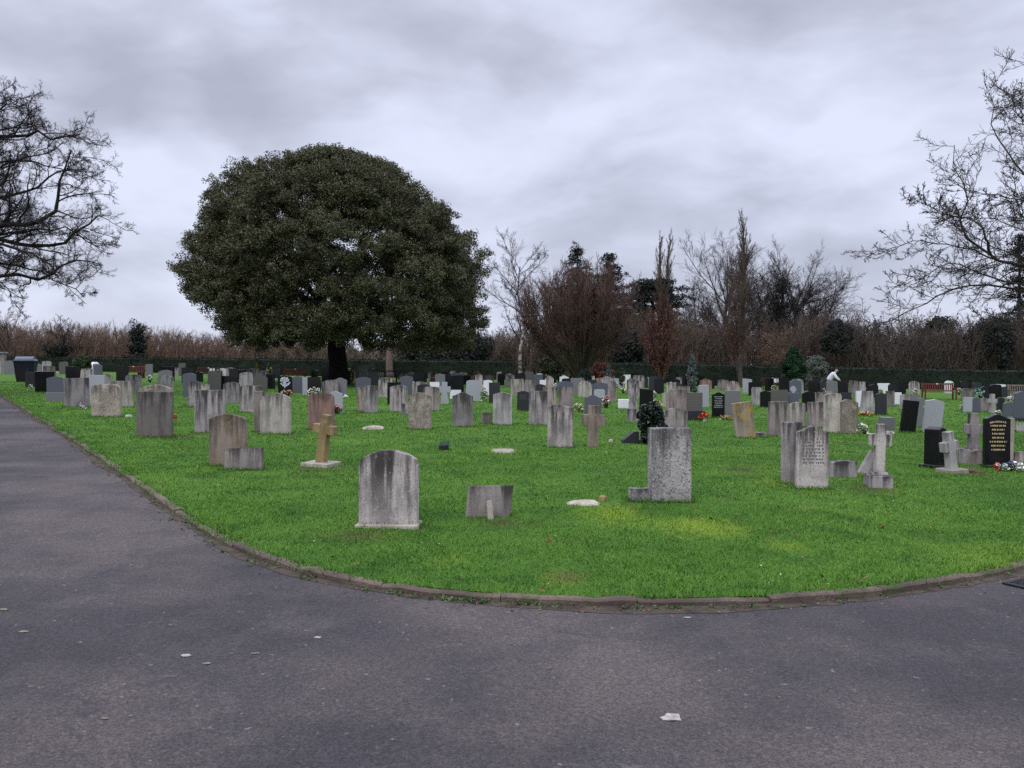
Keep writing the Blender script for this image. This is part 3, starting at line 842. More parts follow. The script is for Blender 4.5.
# leaning-out roadside trees: guided limbs grown on
def guided_tree(name, label, trunk_px, Y, limbs, seed, levels, mats, trunk_pts, trunk_r, group=None, limb_r=(.17, .05)):
    b = base_of(trunk_px, Y); t = empty(name, b); tag(t, label, 'tree')
    rs = np.random.default_rng(seed); S = Segs()
    q, r = limb([loc(x, y, Y, b) for x, y in trunk_pts], trunk_r, trunk_r * .5, 12)
    q[0, 2] = -.3; r[0] *= 1.35; r[1] *= 1.1
    add_limb(S, 'trunk', q, r)
    L0, R0 = [], []
    for pts, r0, r1, dy in limbs:
        n = len(pts)
        P = [loc(x, y, Y, b) + Vector((0, dy * j / (n - 1) + rs.normal(0, .15), 0)) for j, (x, y) in enumerate(pts)]
        Q, Rr = limb(P, r0, r1 * .7, 16)
        Q[1:-1] += rs.normal(0, .012 * np.linalg.norm(Q[-1] - Q[0]) * .6, Q[1:-1].shape); Rr = r0 + (r1 * .7 - r0) * np.linspace(0, 1, 17) ** .8
        add_limb(S, 'limb', Q, Rr); L0.append(Q); R0.append(Rr)
    run_levels(rs, S, np.array(L0), np.array(R0), levels, lambda i: 'limb' if i == 0 else 'twig')
    S.build('trunk', 'trunk', 14, M[mats[0]], t)
    multi_mesh('crown', [(*S.geo('limb', 6), M[mats[0]]), (*S.geo('twig', 3), M[mats[1]])], t)
    return t

oak_limbs = [
    ([(-120, 262), (-60, 246), (0, 225), (25, 229), (47, 225), (66, 212), (70, 194), (76, 176), (86, 158)], .24, .035, -1.0),
    ([(-120, 268), (-50, 232), (0, 240), (41, 246), (64, 234), (82, 214), (80, 212), (88, 208)], .20, .03, 1.5),
    ([(-125, 275), (-50, 262), (0, 246), (30, 252), (62, 262), (76, 268), (84, 282)], .16, .025, -2.0),
    ([(-125, 285), (-50, 288), (0, 274), (22, 275), (34, 279), (48, 264), (70, 256), (90, 262)], .17, .025, 1.0),
    ([(-120, 240), (-60, 170), (0, 138), (19, 131), (40, 133), (52, 141), (62, 134), (72, 130)], .20, .03, .5),
    ([(-120, 225), (-60, 150), (-12, 136), (10, 122), (24, 116), (30, 110)], .15, .03, -1.5),
    ([(-120, 215), (-70, 140), (-24, 124), (2, 118), (14, 112)], .14, .03, 2.0),
    ([(-110, 235), (-40, 200), (0, 190), (22, 176), (30, 160), (48, 154)], .14, .03, 2.5),
    ([(-110, 245), (-40, 215), (4, 205), (26, 196), (46, 186), (56, 170)], .13, .03, -3.0),
    ([(-120, 290), (-60, 300), (-14, 290), (10, 284), (26, 290), (36, 300)], .12, .02, -1.5),
    ([(-100, 250), (-50, 256), (0, 262), (30, 270), (54, 282), (66, 294)], .10, .02, 1.2), ([(-110, 200), (-40, 165), (14, 158), (44, 162), (58, 172)], .10, .02, 1.8), ([(-110, 190), (-40, 128), (4, 120), (34, 114), (54, 122)], .10, .02, -2.2),
    ([(-110, 200), (-50, 180), (-10, 150), (10, 140), (22, 120)], .10, .02, 3.0), ([(-110, 262), (-40, 240), (10, 228), (40, 220), (54, 230), (66, 238)], .10, .02, 2.6), ([(-110, 280), (-40, 300), (0, 306), (20, 312)], .08, .02, -2.6),
    ([(-125, 235), (-140, 170), (-150, 120), (-150, 80)], .22, .05, 0.0), ([(-130, 230), (-190, 150), (-230, 80), (-260, 30)], .22, .05, 1.0),
    ([(-130, 250), (-200, 230), (-270, 200), (-320, 190)], .22, .05, -1.0), ([(-128, 225), (-110, 160), (-90, 125), (-75, 100)], .18, .05, 1.5)]
guided_tree('gnarled_oak', 'bare gnarled oak beside the road, its twisting dark limbs reaching in high over the hedge', -128, 32, oak_limbs, 61,
            [dict(n=16, t0=.25, ang=56, angsd=16, ratio=.24, tip=.30, K=8, wander=.26, trop=.06, rr=.5, taper=.75, minr=.016),
             dict(n=11, t0=.1, ang=50, angsd=15, ratio=.42, K=5, wander=.26, trop=.04, rr=.5, minr=.007),
             dict(n=8, t0=.1, ang=46, angsd=14, ratio=.52, K=4, wander=.20, trop=.02, rr=.55, minr=.0044),
             dict(n=5, t0=.1, ang=40, ratio=.65, K=2, wander=.2, rr=.7, minr=.0034)],
            ('bark_oak', 'bark_twig'), [(-128, 400), (-130, 340), (-124, 285), (-126, 240), (-128, 190)], .62)

ash_limbs = [
    ([(1170, 300), (1100, 262), (1040, 268), (1010, 264), (993, 254), (978, 238), (968, 222), (966, 196), (964, 170), (962, 142)], 0.058, 0.0080, .3),
    ([(993, 254), (978, 240), (966, 222), (946, 216), (924, 217), (904, 210), (886, 205)], 0.024, 0.0048, -.6),
    ([(1060, 268), (1015, 262), (990, 250), (950, 240), (920, 238), (900, 246), (878, 247)], 0.023, 0.0048, .6),
    ([(1080, 275), (1024, 284), (989, 277), (958, 268), (933, 266), (908, 286), (886, 290)], 0.027, 0.0048, -.4),
    ([(1090, 285), (1040, 292), (1010, 284), (975, 286), (946, 300), (922, 314), (892, 330), (862, 340)], 0.031, 0.0056, 1.4),
    ([(1170, 290), (1100, 220), (1050, 190), (1024, 174), (1008, 152), (1002, 132), (996, 110), (990, 86)], 0.048, 0.0064, .2),
    ([(1180, 285), (1120, 190), (1070, 150), (1036, 132), (1020, 114), (1010, 98), (1004, 84)], 0.048, 0.0064, -.8),
    ([(1100, 215), (1050, 205), (1015, 190), (990, 176), (972, 160)], 0.024, 0.0048, .9),
    ([(1090, 240), (1050, 232), (1012, 222), (994, 206), (984, 186)], 0.024, 0.0048, -.9),
    ([(1070, 270), (1035, 258), (1004, 236), (988, 216), (980, 200)], 0.020, 0.0048, 1.3),
    ([(1090, 280), (1045, 300), (1012, 318), (984, 326), (960, 322)], 0.024, 0.0048, -1.0),
    ([(1150, 240), (1090, 160), (1058, 118), (1040, 98), (1028, 86)], 0.034, 0.0056, 1.2), ([(1130, 250), (1080, 180), (1046, 150), (1020, 140), (1000, 132)], 0.027, 0.0048, -1.3), ([(1120, 260), (1070, 236), (1034, 212), (1008, 204), (990, 190)], 0.024, 0.0048, 1.8), ([(1110, 230), (1064, 170), (1040, 120), (1024, 96), (1016, 80)], 0.027, 0.0048, .4), ([(1110, 270), (1060, 262), (1020, 246), (1000, 240), (984, 232)], 0.020, 0.0048, -1.7),
    ([(1190, 250), (1230, 140), (1290, 60)], 0.048, 0.0080, .5), ([(1190, 260), (1260, 220), (1340, 180)], 0.048, 0.0080, .5)]
guided_tree('bare_ash', 'bare tree with fine twiggy branches arching down over the long red bench and hedge', 1185, 15, ash_limbs, 71,
            [dict(n=25, t0=.24, ang=48, angsd=15, ratio=.22, tip=.45, K=7, wander=.17, trop=.03, rr=.45, minr=.0055),
             dict(n=9, t0=.1, ang=48, angsd=14, ratio=.45, K=4, wander=.18, trop=.06, rr=.62, minr=.0044),
             dict(n=6, t0=.12, ang=46, angsd=14, ratio=.45, K=3, wander=.16, trop=.05, rr=.7, minr=.0036)],
            ('bark_moss', 'bark_twig'), [(1185, 520), (1188, 420), (1184, 320), (1186, 250)], .24)

# ---------------------------------------------------------------- thickets, hedges, shrubs
def thicket(name, px0, px1, Y, depth, tops, n, mats, seed, leaf=None, twr=.016, ang=22):
    rs = np.random.default_rng(seed); S = Segs(); L0, R0 = [], []
    pxs = [p for p, _ in tops]; tys = [q for _, q in tops]
    for i in range(n):
        y = Y + depth * rs.random(); px = px0 + (px1 - px0) * (i + rs.random()) / n
        b = base_of(px, y); h = (at_depth(px, np.interp(px, pxs, tys), Y).z - b.z) * rs.uniform(.6, .92)
        S0 = rs.uniform(-.0, 1) ; P = [b - Vector((0, 0, .1)), b + Vector((rs.normal(0, .3), rs.normal(0, .3), h * .45)), b + Vector((rs.normal(0, .7), rs.normal(0, .6), h * .92))]
        q, r = limb(P, .045, .012, 6); add_limb(S, 'a', q, r); L0.append(q); R0.append(r)
    run_levels(rs, S, np.array(L0), np.array(R0), [dict(n=11, t0=.03, ang=ang, ratio=.36, K=4, wander=.12, trop=.08, rr=.5, minr=twr), dict(n=9, t0=.1, ang=34, ratio=.5, K=2, wander=.15, trop=.04, rr=.6, minr=twr * .75)], lambda i: 'a')
    o = S.build('a', name, 3, M[mats], None); tag(o, kind='stuff')
    if leaf:
        C = np.concatenate([x[1] for x in S.d['a']]); sel = rs.choice(len(C), leaf[1], replace=False); C = C[sel]
        l = leaf_obj(name + '_leaves', leaves(rs, C, 2, (.4, .4, .4), .13), M[leaf[0]], None); tag(l, kind='stuff')
thicket('brown_thicket', -90, 345, 100, 14, [(-90, 312), (30, 318), (85, 317), (140, 319), (200, 327), (240, 331), (345, 336)], 1700, 'bark_brown', 81, None, .0115)
thicket('tan_thicket', 250, 520, 98, 12, [(250, 336), (345, 338), (430, 330), (520, 322)], 480, 'bark_tan', 82, ('leaf_dull', 9000), .018)
thicket('purple_thicket', 490, 700, 84, 10, [(490, 332), (520, 322), (560, 308), (640, 298), (688, 306), (700, 318)], 540, 'bark_mid', 83)
thicket('grey_thicket', 672, 860, 86, 14, [(672, 322), (700, 312), (760, 308), (820, 302), (860, 308)], 420, 'bark_mid', 84, ('leaf_dull', 2500))
thicket('dark_thicket', 820, 1130, 84, 16, [(820, 312), (850, 310), (900, 304), (950, 308), (1000, 302), (1130, 292)], 760, 'bark_thick', 85, ('leaf_pine', 9000), .017, 30)
def bush(name, label, px, Y, top_py, bot_py, width_px, mat, seed, dens=260, size=.12, shape='ball', stem=True, cat='shrub', group=None, nclump=40, bark='bark_twig'):
    b = base_of(px, Y); k = mpp(Y); H = loc(px, top_py, Y, b).z; z0 = max(.05, loc(px, bot_py, Y, b).z); W = width_px * k / 2
    t = empty(name, b); tag(t, label, cat, group); rs = np.random.default_rng(seed); C = []
    while len(C) < nclump:
        u, az = rs.random(), rs.uniform(0, 2 * math.pi)
        if shape == 'ball': rr = math.sqrt(max(0, 1 - (2 * u - 1) ** 2)) if u > .5 else 1 - .35 * (1 - 2 * u) ** 2
        elif shape == 'cone': rr = (1 - u) * .95 + .05
        elif shape == 'flame': rr = min(1, (1 - u) * 2.2 + .08) * (.75 + .25 * min(1, u * 4))
        else: rr = 1.0
        rr *= rs.uniform(.55, .95) * (1 + (.16 * math.sin(3 * az + seed + 5 * u) if nclump >= 45 and 'clipped' not in name and shape == 'ball' else 0))
        C.append((W * rr * math.cos(az), W * rr * math.sin(az), z0 + (H - z0) * (.04 + .92 * u)))
    s = max(W * .28, (H - z0) * .07)
    V = leaves(rs, np.array(C), max(6, int(dens / 4)), (s, s, s * 1.1), size, .5, .35)
    leaf_obj('foliage', V, M[mat], t)
    if stem:
        S = Segs(); q, r = limb([(0, 0, -.1), (.02, 0, z0 + (H - z0) * .4), (0, 0, z0 + (H - z0) * .8)], max(.025, W * .06), .01, 4)
        add_limb(S, 'a', q, r); L0 = q[None]; run_levels(rs, S, L0, r[None], [dict(n=8, t0=.2, ang=40, ratio=.3, K=2, rr=.5, minr=.008)], lambda i: 'a')
        S.build('a', 'stem', 4, M[bark], t)
    return t
bush('cypress', 'dense dark green conical cypress in front of the hedge behind the graves', 793, 56, 347, 391, 23, 'leaf_cypress', 91, 900, .07, 'flame', nclump=130)
bush('olive_shrub', 'grey-green rounded shrub on a stem just beyond the dark cypress', 816, 58, 357, 383, 22, 'leaf_olive', 92, 420, .06, 'ball', nclump=70)
bush('small_shrub', 'small pale green shrub at the foot of the grey-green rounded shrub', 809, 55, 375, 390, 9, 'leaf_olive', 93, 260, .05, 'ball', nclump=30)
bush('blue_conifer', 'young blue-green conifer before the dark hedge, right of the rust-leaved tree', 692, 52, 356, 384, 13, 'leaf_blue', 94, 420, .06, 'cone', nclump=70)
bush('small_shrub', 'small grey-green leafy shrub below the young blue-green conifer', 693, 49, 376, 393, 9, 'leaf_olive', 95, 240, .05, 'ball', nclump=30)
bush('clipped_ball_bush', 'dark green clipped ball bush at the foot of the fan-shaped tree', 584.5, 56, 370, 386, 15, 'leaf_ball', 96, 900, .05, 'ball', nclump=90)
bush('clipped_bush', 'clipped green dome bush among graves before the hedge, beyond the slate-blue stone', 82.5, 66, 356.5, 370, 17, 'leaf_box', 97, 800, .06, 'ball', nclump=80)
bush('golden_conifer', 'small pointed golden conifer, the one nearer the oak trunk', 269.3, 60, 363, 377, 5, 'leaf_yellow', 98, 200, .06, 'cone', False, group='pair of golden conifers', nclump=30)
bush('golden_conifer', 'small pointed golden conifer, farther from the oak trunk', 257.5, 60, 363, 377, 5, 'leaf_yellow', 99, 200, .06, 'cone', False, group='pair of golden conifers', nclump=30)
bush('yellow_green_shrub', 'upright yellow-green shrub just right of the oak trunk', 351, 58, 369, 383, 5, 'leaf_yellow', 100, 200, .06, 'ball', False, nclump=24)
bush('rust_shrub', 'low rust-red leafy shrub beside the foot of the fan-shaped tree', 601, 60, 362, 382, 22, 'leaf_rust', 101, 300, .08, 'ball', nclump=50, bark='bark_purple')
bush('rust_shrub', 'rust-leaved arching shrub beneath the fan-shaped tree, behind the rust-red one', 592, 67, 345, 375, 30, 'leaf_rust', 102, 130, .09, 'ball', nclump=46, bark='bark_purple')
bush('small_conifer', 'small pale blue-green conifer above the rust-red shrub', 608, 56, 366, 378, 8, 'leaf_blue', 103, 260, .06, 'cone', nclump=40)
bush('small_shrub', 'sparse tan and green shrub before the hedge left of the white stone cross', 622, 52, 368, 386, 7, 'leaf_dull', 104, 130, .06, 'ball', nclump=24)
bush('evergreen_bush', 'loose dull green bush between birch trunk and fan-shaped tree', 552, 74, 350, 379, 26, 'leaf_dull', 105, 420, .1, 'ball', nclump=60)
bush('evergreen_bush', 'dark rounded evergreen in the thicket right of the cypress', 836, 82, 322, 352, 30, 'leaf_pine', 106, 460, .13, 'ball', nclump=80)
bush('evergreen_bush', 'tall dark evergreen filling the gap under the oak crown edge', 462, 88, 335, 372, 70, 'leaf_pine', 107, 460, .16, 'ball', nclump=120)
bush('evergreen_bush', 'dull green bush behind the hedge beside the pinkish tree trunk', 425, 92, 336, 372, 52, 'leaf_dull', 108, 460, .15, 'ball', nclump=100)
bush('evergreen_bush', 'dark green bush behind the hedge between cedar and fan-shaped tree', 628, 80, 330, 372, 40, 'leaf_pine', 109, 420, .14, 'ball', nclump=90)
bush('evergreen_bush', 'dark holly mass in the thicket behind the long red bench', 940, 92, 318, 360, 36, 'leaf_pine', 110, 420, .15, 'ball', nclump=90)
bush('evergreen_bush', 'dark evergreen in the thicket below the tall conifer', 990, 86, 318, 372, 44, 'leaf_pine', 111, 420, .14, 'ball', nclump=100)
bush('rose_bush', 'bare twiggy rose bush with pale leaves behind the white flowers', 478, 52, 372, 388, 16, 'leaf_rust', 112, 60, .05, 'ball', nclump=20)

def hedge(label, px0, Ya, px1, Yb, top0, top1, seed, mat='leaf_hedge'):
    a, b = base_of(px0, Ya), base_of(px1, Yb); a, b = Vector((a.x, a.y, 0)), Vector((b.x, b.y, 0))
    h0 = at_depth(px0, top0, Ya).z - ground_z(a.x); h1 = at_depth(px1, top1, Yb).z - ground_z(b.x)
    n = max(6, int((b - a).length / .9)); d = (b - a).normalized(); nr = Vector((-d.y, d.x, 0)); rs = np.random.default_rng(seed)
    V, Fc = [], []
    for i in range(n + 1):
        t_ = i / n; q = a.lerp(b, t_); h = h0 + (h1 - h0) * t_ + rs.normal(0, .02); gz = ground_z(q.x)
        for u, z in ((-.62, -.1), (-.66, h * .5), (-.55, h - .14), (-.3, h - .05), (.3, h - .05), (.55, h - .14), (.62, -.1)):
            V.append(q + nr * (u + rs.normal(0, .03)) + Vector((0, 0, gz + z + rs.normal(0, .02))))
    for i in range(n):
        for j in range(6): Fc.append((i * 7 + j, i * 7 + j + 1, i * 7 + 8 + j, i * 7 + 7 + j))
    Fc.append(tuple(range(7))); Fc.append(tuple(range(n * 7 + 6, n * 7 - 1, -1)))
    o = empty('hedge', V[0]); tag(o, label, 'hedge')
    base = V[0].copy()
    mesh_obj('core', [v - base for v in V], Fc, M[mat], o)
    L = (b - a).length; N = int(L * 260)
    t_ = rs.random(N); Hh = h0 + (h1 - h0) * t_
    top = rs.random(N) < .4
    u = np.where(top, rs.uniform(-.6, .6, N), -.63 + rs.normal(0, .04, N)); z = np.where(top, Hh - .03 + rs.normal(0, .03, N), rs.random(N) * Hh)
    C = np.array(a)[None] + t_[:, None] * np.array(b - a)[None] + u[:, None] * np.array(nr)[None]
    C[:, 2] = -TILT * C[:, 0] + z
    leaf_obj('foliage', leaves(rs, C - np.array(base), 1, (.06, .06, .06), .075, .6, .5), M[mat], o)
hedge('long clipped dark green hedge running behind the graves from the road to the birch', -110, 90, 513, 80, 355.5, 361, 1)
hedge('long clipped dark green hedge behind the graves from the fan-shaped tree past the cypress', 603, 78, 1130, 68, 362.5, 372.5, 2)
# ---------------------------------------------------------------- headstones
def outline(shape, w, h, rs):
    a = w / 2; P = [(-a, -.10)]
    def arc(x0, z0, x1, z1, rise, n=10, skip=0):
        out = []
        for i in range(skip, n + 1):
            u = -1 + 2 * i / n
            out.append((x0 + (x1 - x0) * i / n, z0 + (z1 - z0) * i / n + rise * math.sqrt(max(0, 1 - u * u)) if rise / w > .3 else z0 + (z1 - z0) * i / n + rise * (1 - u * u)))
        return out
    if shape == 'F':
        P += [(-a, h), (a, h)]
    elif shape == 'T':      # flat, wider at the foot
        P = [(-a * 1.06, -.10), (-a * .96, h), (a * .96, h), (a * 1.06, -.10)]; return P
    elif shape == 'TT':     # strongly tapered
        P = [(-a * 1.1, -.10), (-a * .72, h), (a * .66, h), (a * 1.1, -.10)]; return P
    elif shape == 'R':      # low arch
        P += arc(-a, h - .13 * w, a, h - .13 * w, .13 * w)
    elif shape == 'H':      # round top
        P += arc(-a, h - .34 * w, a, h - .34 * w, .34 * w, 14)
    elif shape == 'N':      # arch between small shoulder notches
        z = h - .16 * w
        P += [(-a * 1.04, z - .13 * w), (-a * 1.04, z - .1 * w), (-a, z - .1 * w)] + arc(-a * .98, z, a * .98, z, .16 * w, 14) + [(a, z - .1 * w), (a * 1.04, z - .1 * w), (a * 1.04, z - .13 * w)]
        P[0] = (-a * 1.04, -.1); P.append((a * 1.04, -.1)); return P
    elif shape == 'S':      # rounded corners
        r = .2 * w
        P += [(-a + r - r * math.cos(t), h - r + r * math.sin(t) - .02 * w) for t in [i * math.pi / 12 for i in range(7)]] + [(0, h)]
        P += [(a - r + r * math.sin(t), h - r + r * math.cos(t) - .02 * w) for t in [i * math.pi / 12 for i in range(7)]]
    elif shape == 'O':      # ogee: raised curved peak between shoulders
        rise = .17 * w
        P += [(-a, h - rise - .01)] + [(a * u, h - rise + rise * (.5 + .5 * math.cos(math.pi * u)) ** 1.2) for u in [-.94 + 1.88 * i / 14 for i in range(15)]] + [(a, h - rise - .01)]
    elif shape == 'P':      # shallow gable
        P += [(-a, h - .13 * w), (0, h), (a, h - .13 * w)]
    elif shape == 'G':      # sloping top
        P += [(-a, h), (a, h * .93)]
    elif shape == 'B':      # broken, uneven top
        P += [(-a, h * .92), (-a * .4, h), (a * .15, h * .97), (a, h * .9)]
    P.append((a, -.10))
    return P

def slab_bm(P, t, bev):
    bm = bmesh.new()
    f = [bm.verts.new((x, -t / 2, z)) for x, z in P]; k = [bm.verts.new((x, t / 2, z)) for x, z in P]
    n = len(P)
    bm.faces.new(f[::-1] if True else f); bm.faces.new(k)
    for i in range(n): bm.faces.new((f[i], f[(i + 1) % n], k[(i + 1) % n], k[i]))
    bmesh.ops.recalc_face_normals(bm, faces=bm.faces)
    if bev > 0:
        es = [e for e in bm.edges if len(e.link_faces) == 2 and e.calc_face_angle(0) > .6]
        bmesh.ops.bevel(bm, geom=es, offset=bev, segments=2, profile=.6, affect='EDGES', clamp_overlap=True)
    return bm

TUFT = []      # feet of the nearer stones, where longer grass is left uncut
ANCH = []       # (px, py, label) of everything placed among the graves
def S(cx, w, top, base, shape, mat, label, yaw=None, lean=None, pitch=0, t=None, plinth=None, letters=None, group=None, hgt=.86, cat='headstone', name='headstone', foot=None):
    if not base:
        base = min(max(hor(cx) + (top - hor(cx)) / (1 - hgt / CAMZ), hor(cx) + 18.2), 600)
    rs = random.Random(int(cx * 7 + top * 13))
    g = on_ground(cx, base); k = g.y / F
    W, H = w * k, (base - top) * k
    t = t or (.10 if H > .7 else .08)
    yaw = R(yaw if yaw is not None else rs.uniform(-5, 5)); lean = R(lean if lean is not None else rs.gauss(0, .8))
    rot = (R(-pitch if pitch else rs.gauss(0, 1.2)), lean, yaw)
    # the front foot sits at the ground point
    g2 = g + Vector((0, t / 2, 0)); g2.z = ground_z(g2.x)
    bev = .014 if base - top > 38 else (.008 if base - top > 22 else 0)
    if base > 404: TUFT.append((g2.x, g2.y, W / 2 + .01, t / 2 + .01, yaw))
    P = outline(shape, W, H, rs)
    if plinth or letters or foot:
        o = empty(name, g2, rot)
        sl = bm_obj('slab', slab_bm(P, t, bev), M[mat], o)
        if plinth:
            pw, ph, pd, pm = plinth
            bm = bmesh.new(); vs = box(bm, -W * pw / 2, W * pw / 2, -pd / 2, pd / 2, -.08, ph)
            bmesh.ops.bevel(bm, geom=list(bm.edges), offset=.01, segments=1, affect='EDGES')
            bm_obj('plinth', bm, M[pm], o)
        if letters:
            letters(sl, W, H, t, rs)
    else:
        o = bm_obj(name, slab_bm(P, t, bev), M[mat]); o.location = g2; o.rotation_euler = rot
    tag(o, label, cat, group)
    ANCH.append((cx, base, top, w))
    return o

def text_lines(mat, z0, z1, n, wid, arc=False, name='lettering'):
    """rows of small engraved strokes, unreadable as in the photograph"""
    def f(o, W, H, t, rs):
        bm = bmesh.new(); y = -t / 2 - .0015
        for i in range(n):
            z = H * (z1 + (z0 - z1) * i / max(1, n - 1)); hw = W * wid / 2 * rs.uniform(.6, 1.0); hh = H * abs(z1 - z0) / n * .22
            x = -hw
            while x < hw:
                l = rs.uniform(.010, .028) * W / .5
                zz = z + (-.10 * W * (x / (W * .5)) ** 2 if arc and i == 0 else 0)
                box(bm, x, min(x + l, hw + .001), y - .0015, y + .002, zz - hh, zz + hh); x += l + .008 * W / .5 * rs.choice((1, 1, 2.5))
        bm_obj(name, bm, M[mat], o)
    return f

def engrave(mat, x0, x1, z0, z1, n):
    def f(o, W, H, t, rs):
        bm = bmesh.new(); y = -t / 2 - .001
        for i in range(n):
            z = H * (z1 + (z0 - z1) * i / max(1, n - 1)); x = W * (x0 - .5)
            while x < W * (x1 - .5):
                l = rs.uniform(.012, .03); box(bm, x, x + l, y - .0008, y + .002, z - .011, z + .011); x += l + rs.choice((.012, .012, .03))
        bm_obj('lettering', bm, M[mat], o)
    return f

def emblem(o, W, H, t, rs):
    bm = bmesh.new(); y = -t / 2 - .004
    def disc(x, z, r, sx=1.0, n=9, rot=0.0):
        v = []
        for i in range(n):
            a = i * 2 * math.pi / n; q = r * (1 + .18 * math.cos(3 * a + rot))
            v.append(bm.verts.new((x + q * sx * math.cos(a), y, z + q * math.sin(a))))
        f = bm.faces.new(v); e = bmesh.ops.extrude_face_region(bm, geom=[f]); bmesh.ops.translate(bm, vec=(0, .006, 0), verts=[q for q in e['geom'] if isinstance(q, bmesh.types.BMVert)])
    for x, z, r in ((-.15, .83, .13), (.15, .83, .13), (0, .78, .13), (-.24, .76, .09), (.24, .76, .09), (0, .88, .09), (-.1, .73, .09), (.1, .73, .09), (-.05, .65, .08), (.06, .60, .07), (-.02, .55, .07)):
        disc(x * W, z * H, r * W, rot=x * 20)
    # a fan of leaves below
    for x, z, r, sx in ((-.02, .47, .08, .8), (-.12, .50, .085, .9), (.12, .48, .085, .9), (-.24, .58, .07, 1.0), (.26, .55, .08, 1.0), (.36, .63, .06, 1.1), (0, .38, .06, .7)):
        disc(x * W, z * H, r * W, sx, rot=x * 9)
    bmesh.ops.recalc_face_normals(bm, faces=bm.faces)
    bm_obj('carving', bm, M['engraved_pale'], o)

# --- nearest stones
S(388, 57, 450, 527, 'N', 'lime', 'large pinkish-grey arched headstone streaked black, on a pale slab close to the kerb', yaw=-2, lean=.3, pitch=0.5, t=.11, plinth=(1.12, .035, .28, 'conc'))
def low_slab():
    g = on_ground(488, 517); k = g.y / F
    P = [(-23.5 * k, -.1), (-23 * k, 0), (-20.5 * k, 30 * k), (25 * k, 31 * k), (23 * k, 8 * k), (19 * k, -.1)]
    o = bm_obj('headstone', slab_bm(P, .09, .012), M['dark']); o.location = g + Vector((0, .06, 0)); o.rotation_euler = (R(-9), R(1), R(4))
    tag(o, 'low broken dark slab sunk in the grass beside the large arched headstone', 'headstone'); ANCH.append((488, 517, 486, 46))
    g = on_ground(491, 518.5); k = g.y / F
    o = bm_obj('marker_post', slab_bm([(-3.2 * k, -.1), (-2.9 * k, 18 * k), (2.5 * k, 18.5 * k), (3 * k, -.1)], .05, .006), M['conc']); o.location = g + Vector((0, -.03, 0)); o.rotation_euler = (R(-6), R(-4), 0)
    tag(o, 'short pale stone post set against the low broken dark slab', 'marker'); ANCH.append((492, 517, 499, 8))
low_slab()
S(671, 41, 428, 502, 'F', 'rough', 'tall thick rough-hewn speckled granite headstone with a flat top', yaw=7, lean=0, pitch=.4, t=.20)
S(640.5, 19, 489, 501.5, 'F', 'rough', 'low speckled granite block beside the tall rough-hewn headstone', yaw=7, lean=0, t=.16, cat='grave block', name='grave_block')
S(227, 37, 414, 466, 'R', 'brown', 'wide brown-streaked headstone with a low curved top and a small slab leaning on it', yaw=-3, lean=0, t=.11)
S(243, 37, 448.5, 470, 'F', 'dark', 'low lichened slab leaning before the wide brown-streaked headstone', yaw=6, lean=-1, pitch=14, t=.08, name='grave_slab', cat='slab')
S(154, 35, 391.5, 437, 'F', 'dark', 'flat-topped headstone stained dark in vertical bands, pale rim along its top', yaw=4, lean=1.0, t=.10)
S(156, 31, 384.5, 427, 'R', 'mott', 'brown mossy headstone rising just behind the dark banded one', yaw=2)
S(105.5, 28, 384, 417, 'S', 'mott', 'squat pinkish headstone with rounded corners and a brown lichened top', yaw=5, t=.12)
S(122, 21, 381, 407, 'F', 'lime2', 'flat grey headstone with pale top edge behind the squat lichened stone', yaw=4)
S(76.5, 22.5, 378, 407, 'F', 'grey', 'grey headstone with a dark side, a white-topped urn standing before it', yaw=34, t=.12)
S(56, 17.5, 376, 401.5, 'P', 'slate', 'broad slate-blue headstone between the urn stone and black road-edge stones', yaw=14, t=.12, plinth=(1.06, .32, .2, 'mid'))
S(96, 16, 375, 403, 'F', 'pale', 'pale blue-grey headstone just behind the squat lichened stone', yaw=5)
S(44, 17, 371.4, 392, 'F', 'black', 'black headstone with a shiny top edge beside the slate-blue one', yaw=24, t=.16)
S(30, 9.5, 372, 387, 'F', 'char', 'smaller dark headstone with flowers between the bin and the black headstone', yaw=20, t=.14)
S(21.5, 10, 368, 381.8, 'F', 'black', 'black headstone with reddish flowers set in front of the waste bin', yaw=20, t=.14)
S(209.5, 30, 390, 433, 'F', 'grey', 'broad grey two-toned headstone split down the middle by a pale line', yaw=3, lean=-.4, t=.1)
S(275, 29, 393, 434, 'N', 'lime2', 'pale beige headstone with an arched top on shoulders and a faint cross mark', yaw=-1, lean=.2, t=.12)
S(259, 10, 391, 432, 'F', 'pink', 'narrow pinkish stone edge-on, close against the pale beige arched headstone', yaw=4, t=.12)
S(321, 26, 393, 430, 'S', 'red', 'red-brown streaked headstone with rounded corners behind the sandstone cross', yaw=-2, t=.1)
S(335.5, 15, 391, 414, 'O', 'pale', 'small clean white-blue headstone beside the red-brown one, pink flowers at its foot', yaw=0)
S(371, 13.5, 385.5, 413, 'F', 'grey', 'grey-mauve streaked flat headstone touching a brown neighbour', yaw=-2, lean=.5)
S(361, 7, 387, 412, 'F', 'brown', 'brown narrow headstone touching the grey-mauve streaked one', yaw=3)
S(398.5, 17.5, 385, 412, 'R', 'lime', 'pale grey round-topped headstone with a black one close behind', yaw=-2, lean=.5)
S(394, 13.5, 382.2, 405, 'F', 'black', 'black headstone peeking out behind the pale grey round-topped one', yaw=0)
S(405, 8, 403.5, 415, 'F', 'grey', 'small low grey stone beside the pale grey round-topped headstone', yaw=-8)
S(420, 22, 392.6, 429.5, 'N', 'mott', 'mottled brown headstone speckled with lichen, arched on small shoulders', yaw=-1, lean=-.3, t=.12)
S(431, 16.5, 386.5, 411, 'S', 'pink', 'brownish-pink headstone just behind the mottled speckled one', yaw=-2)
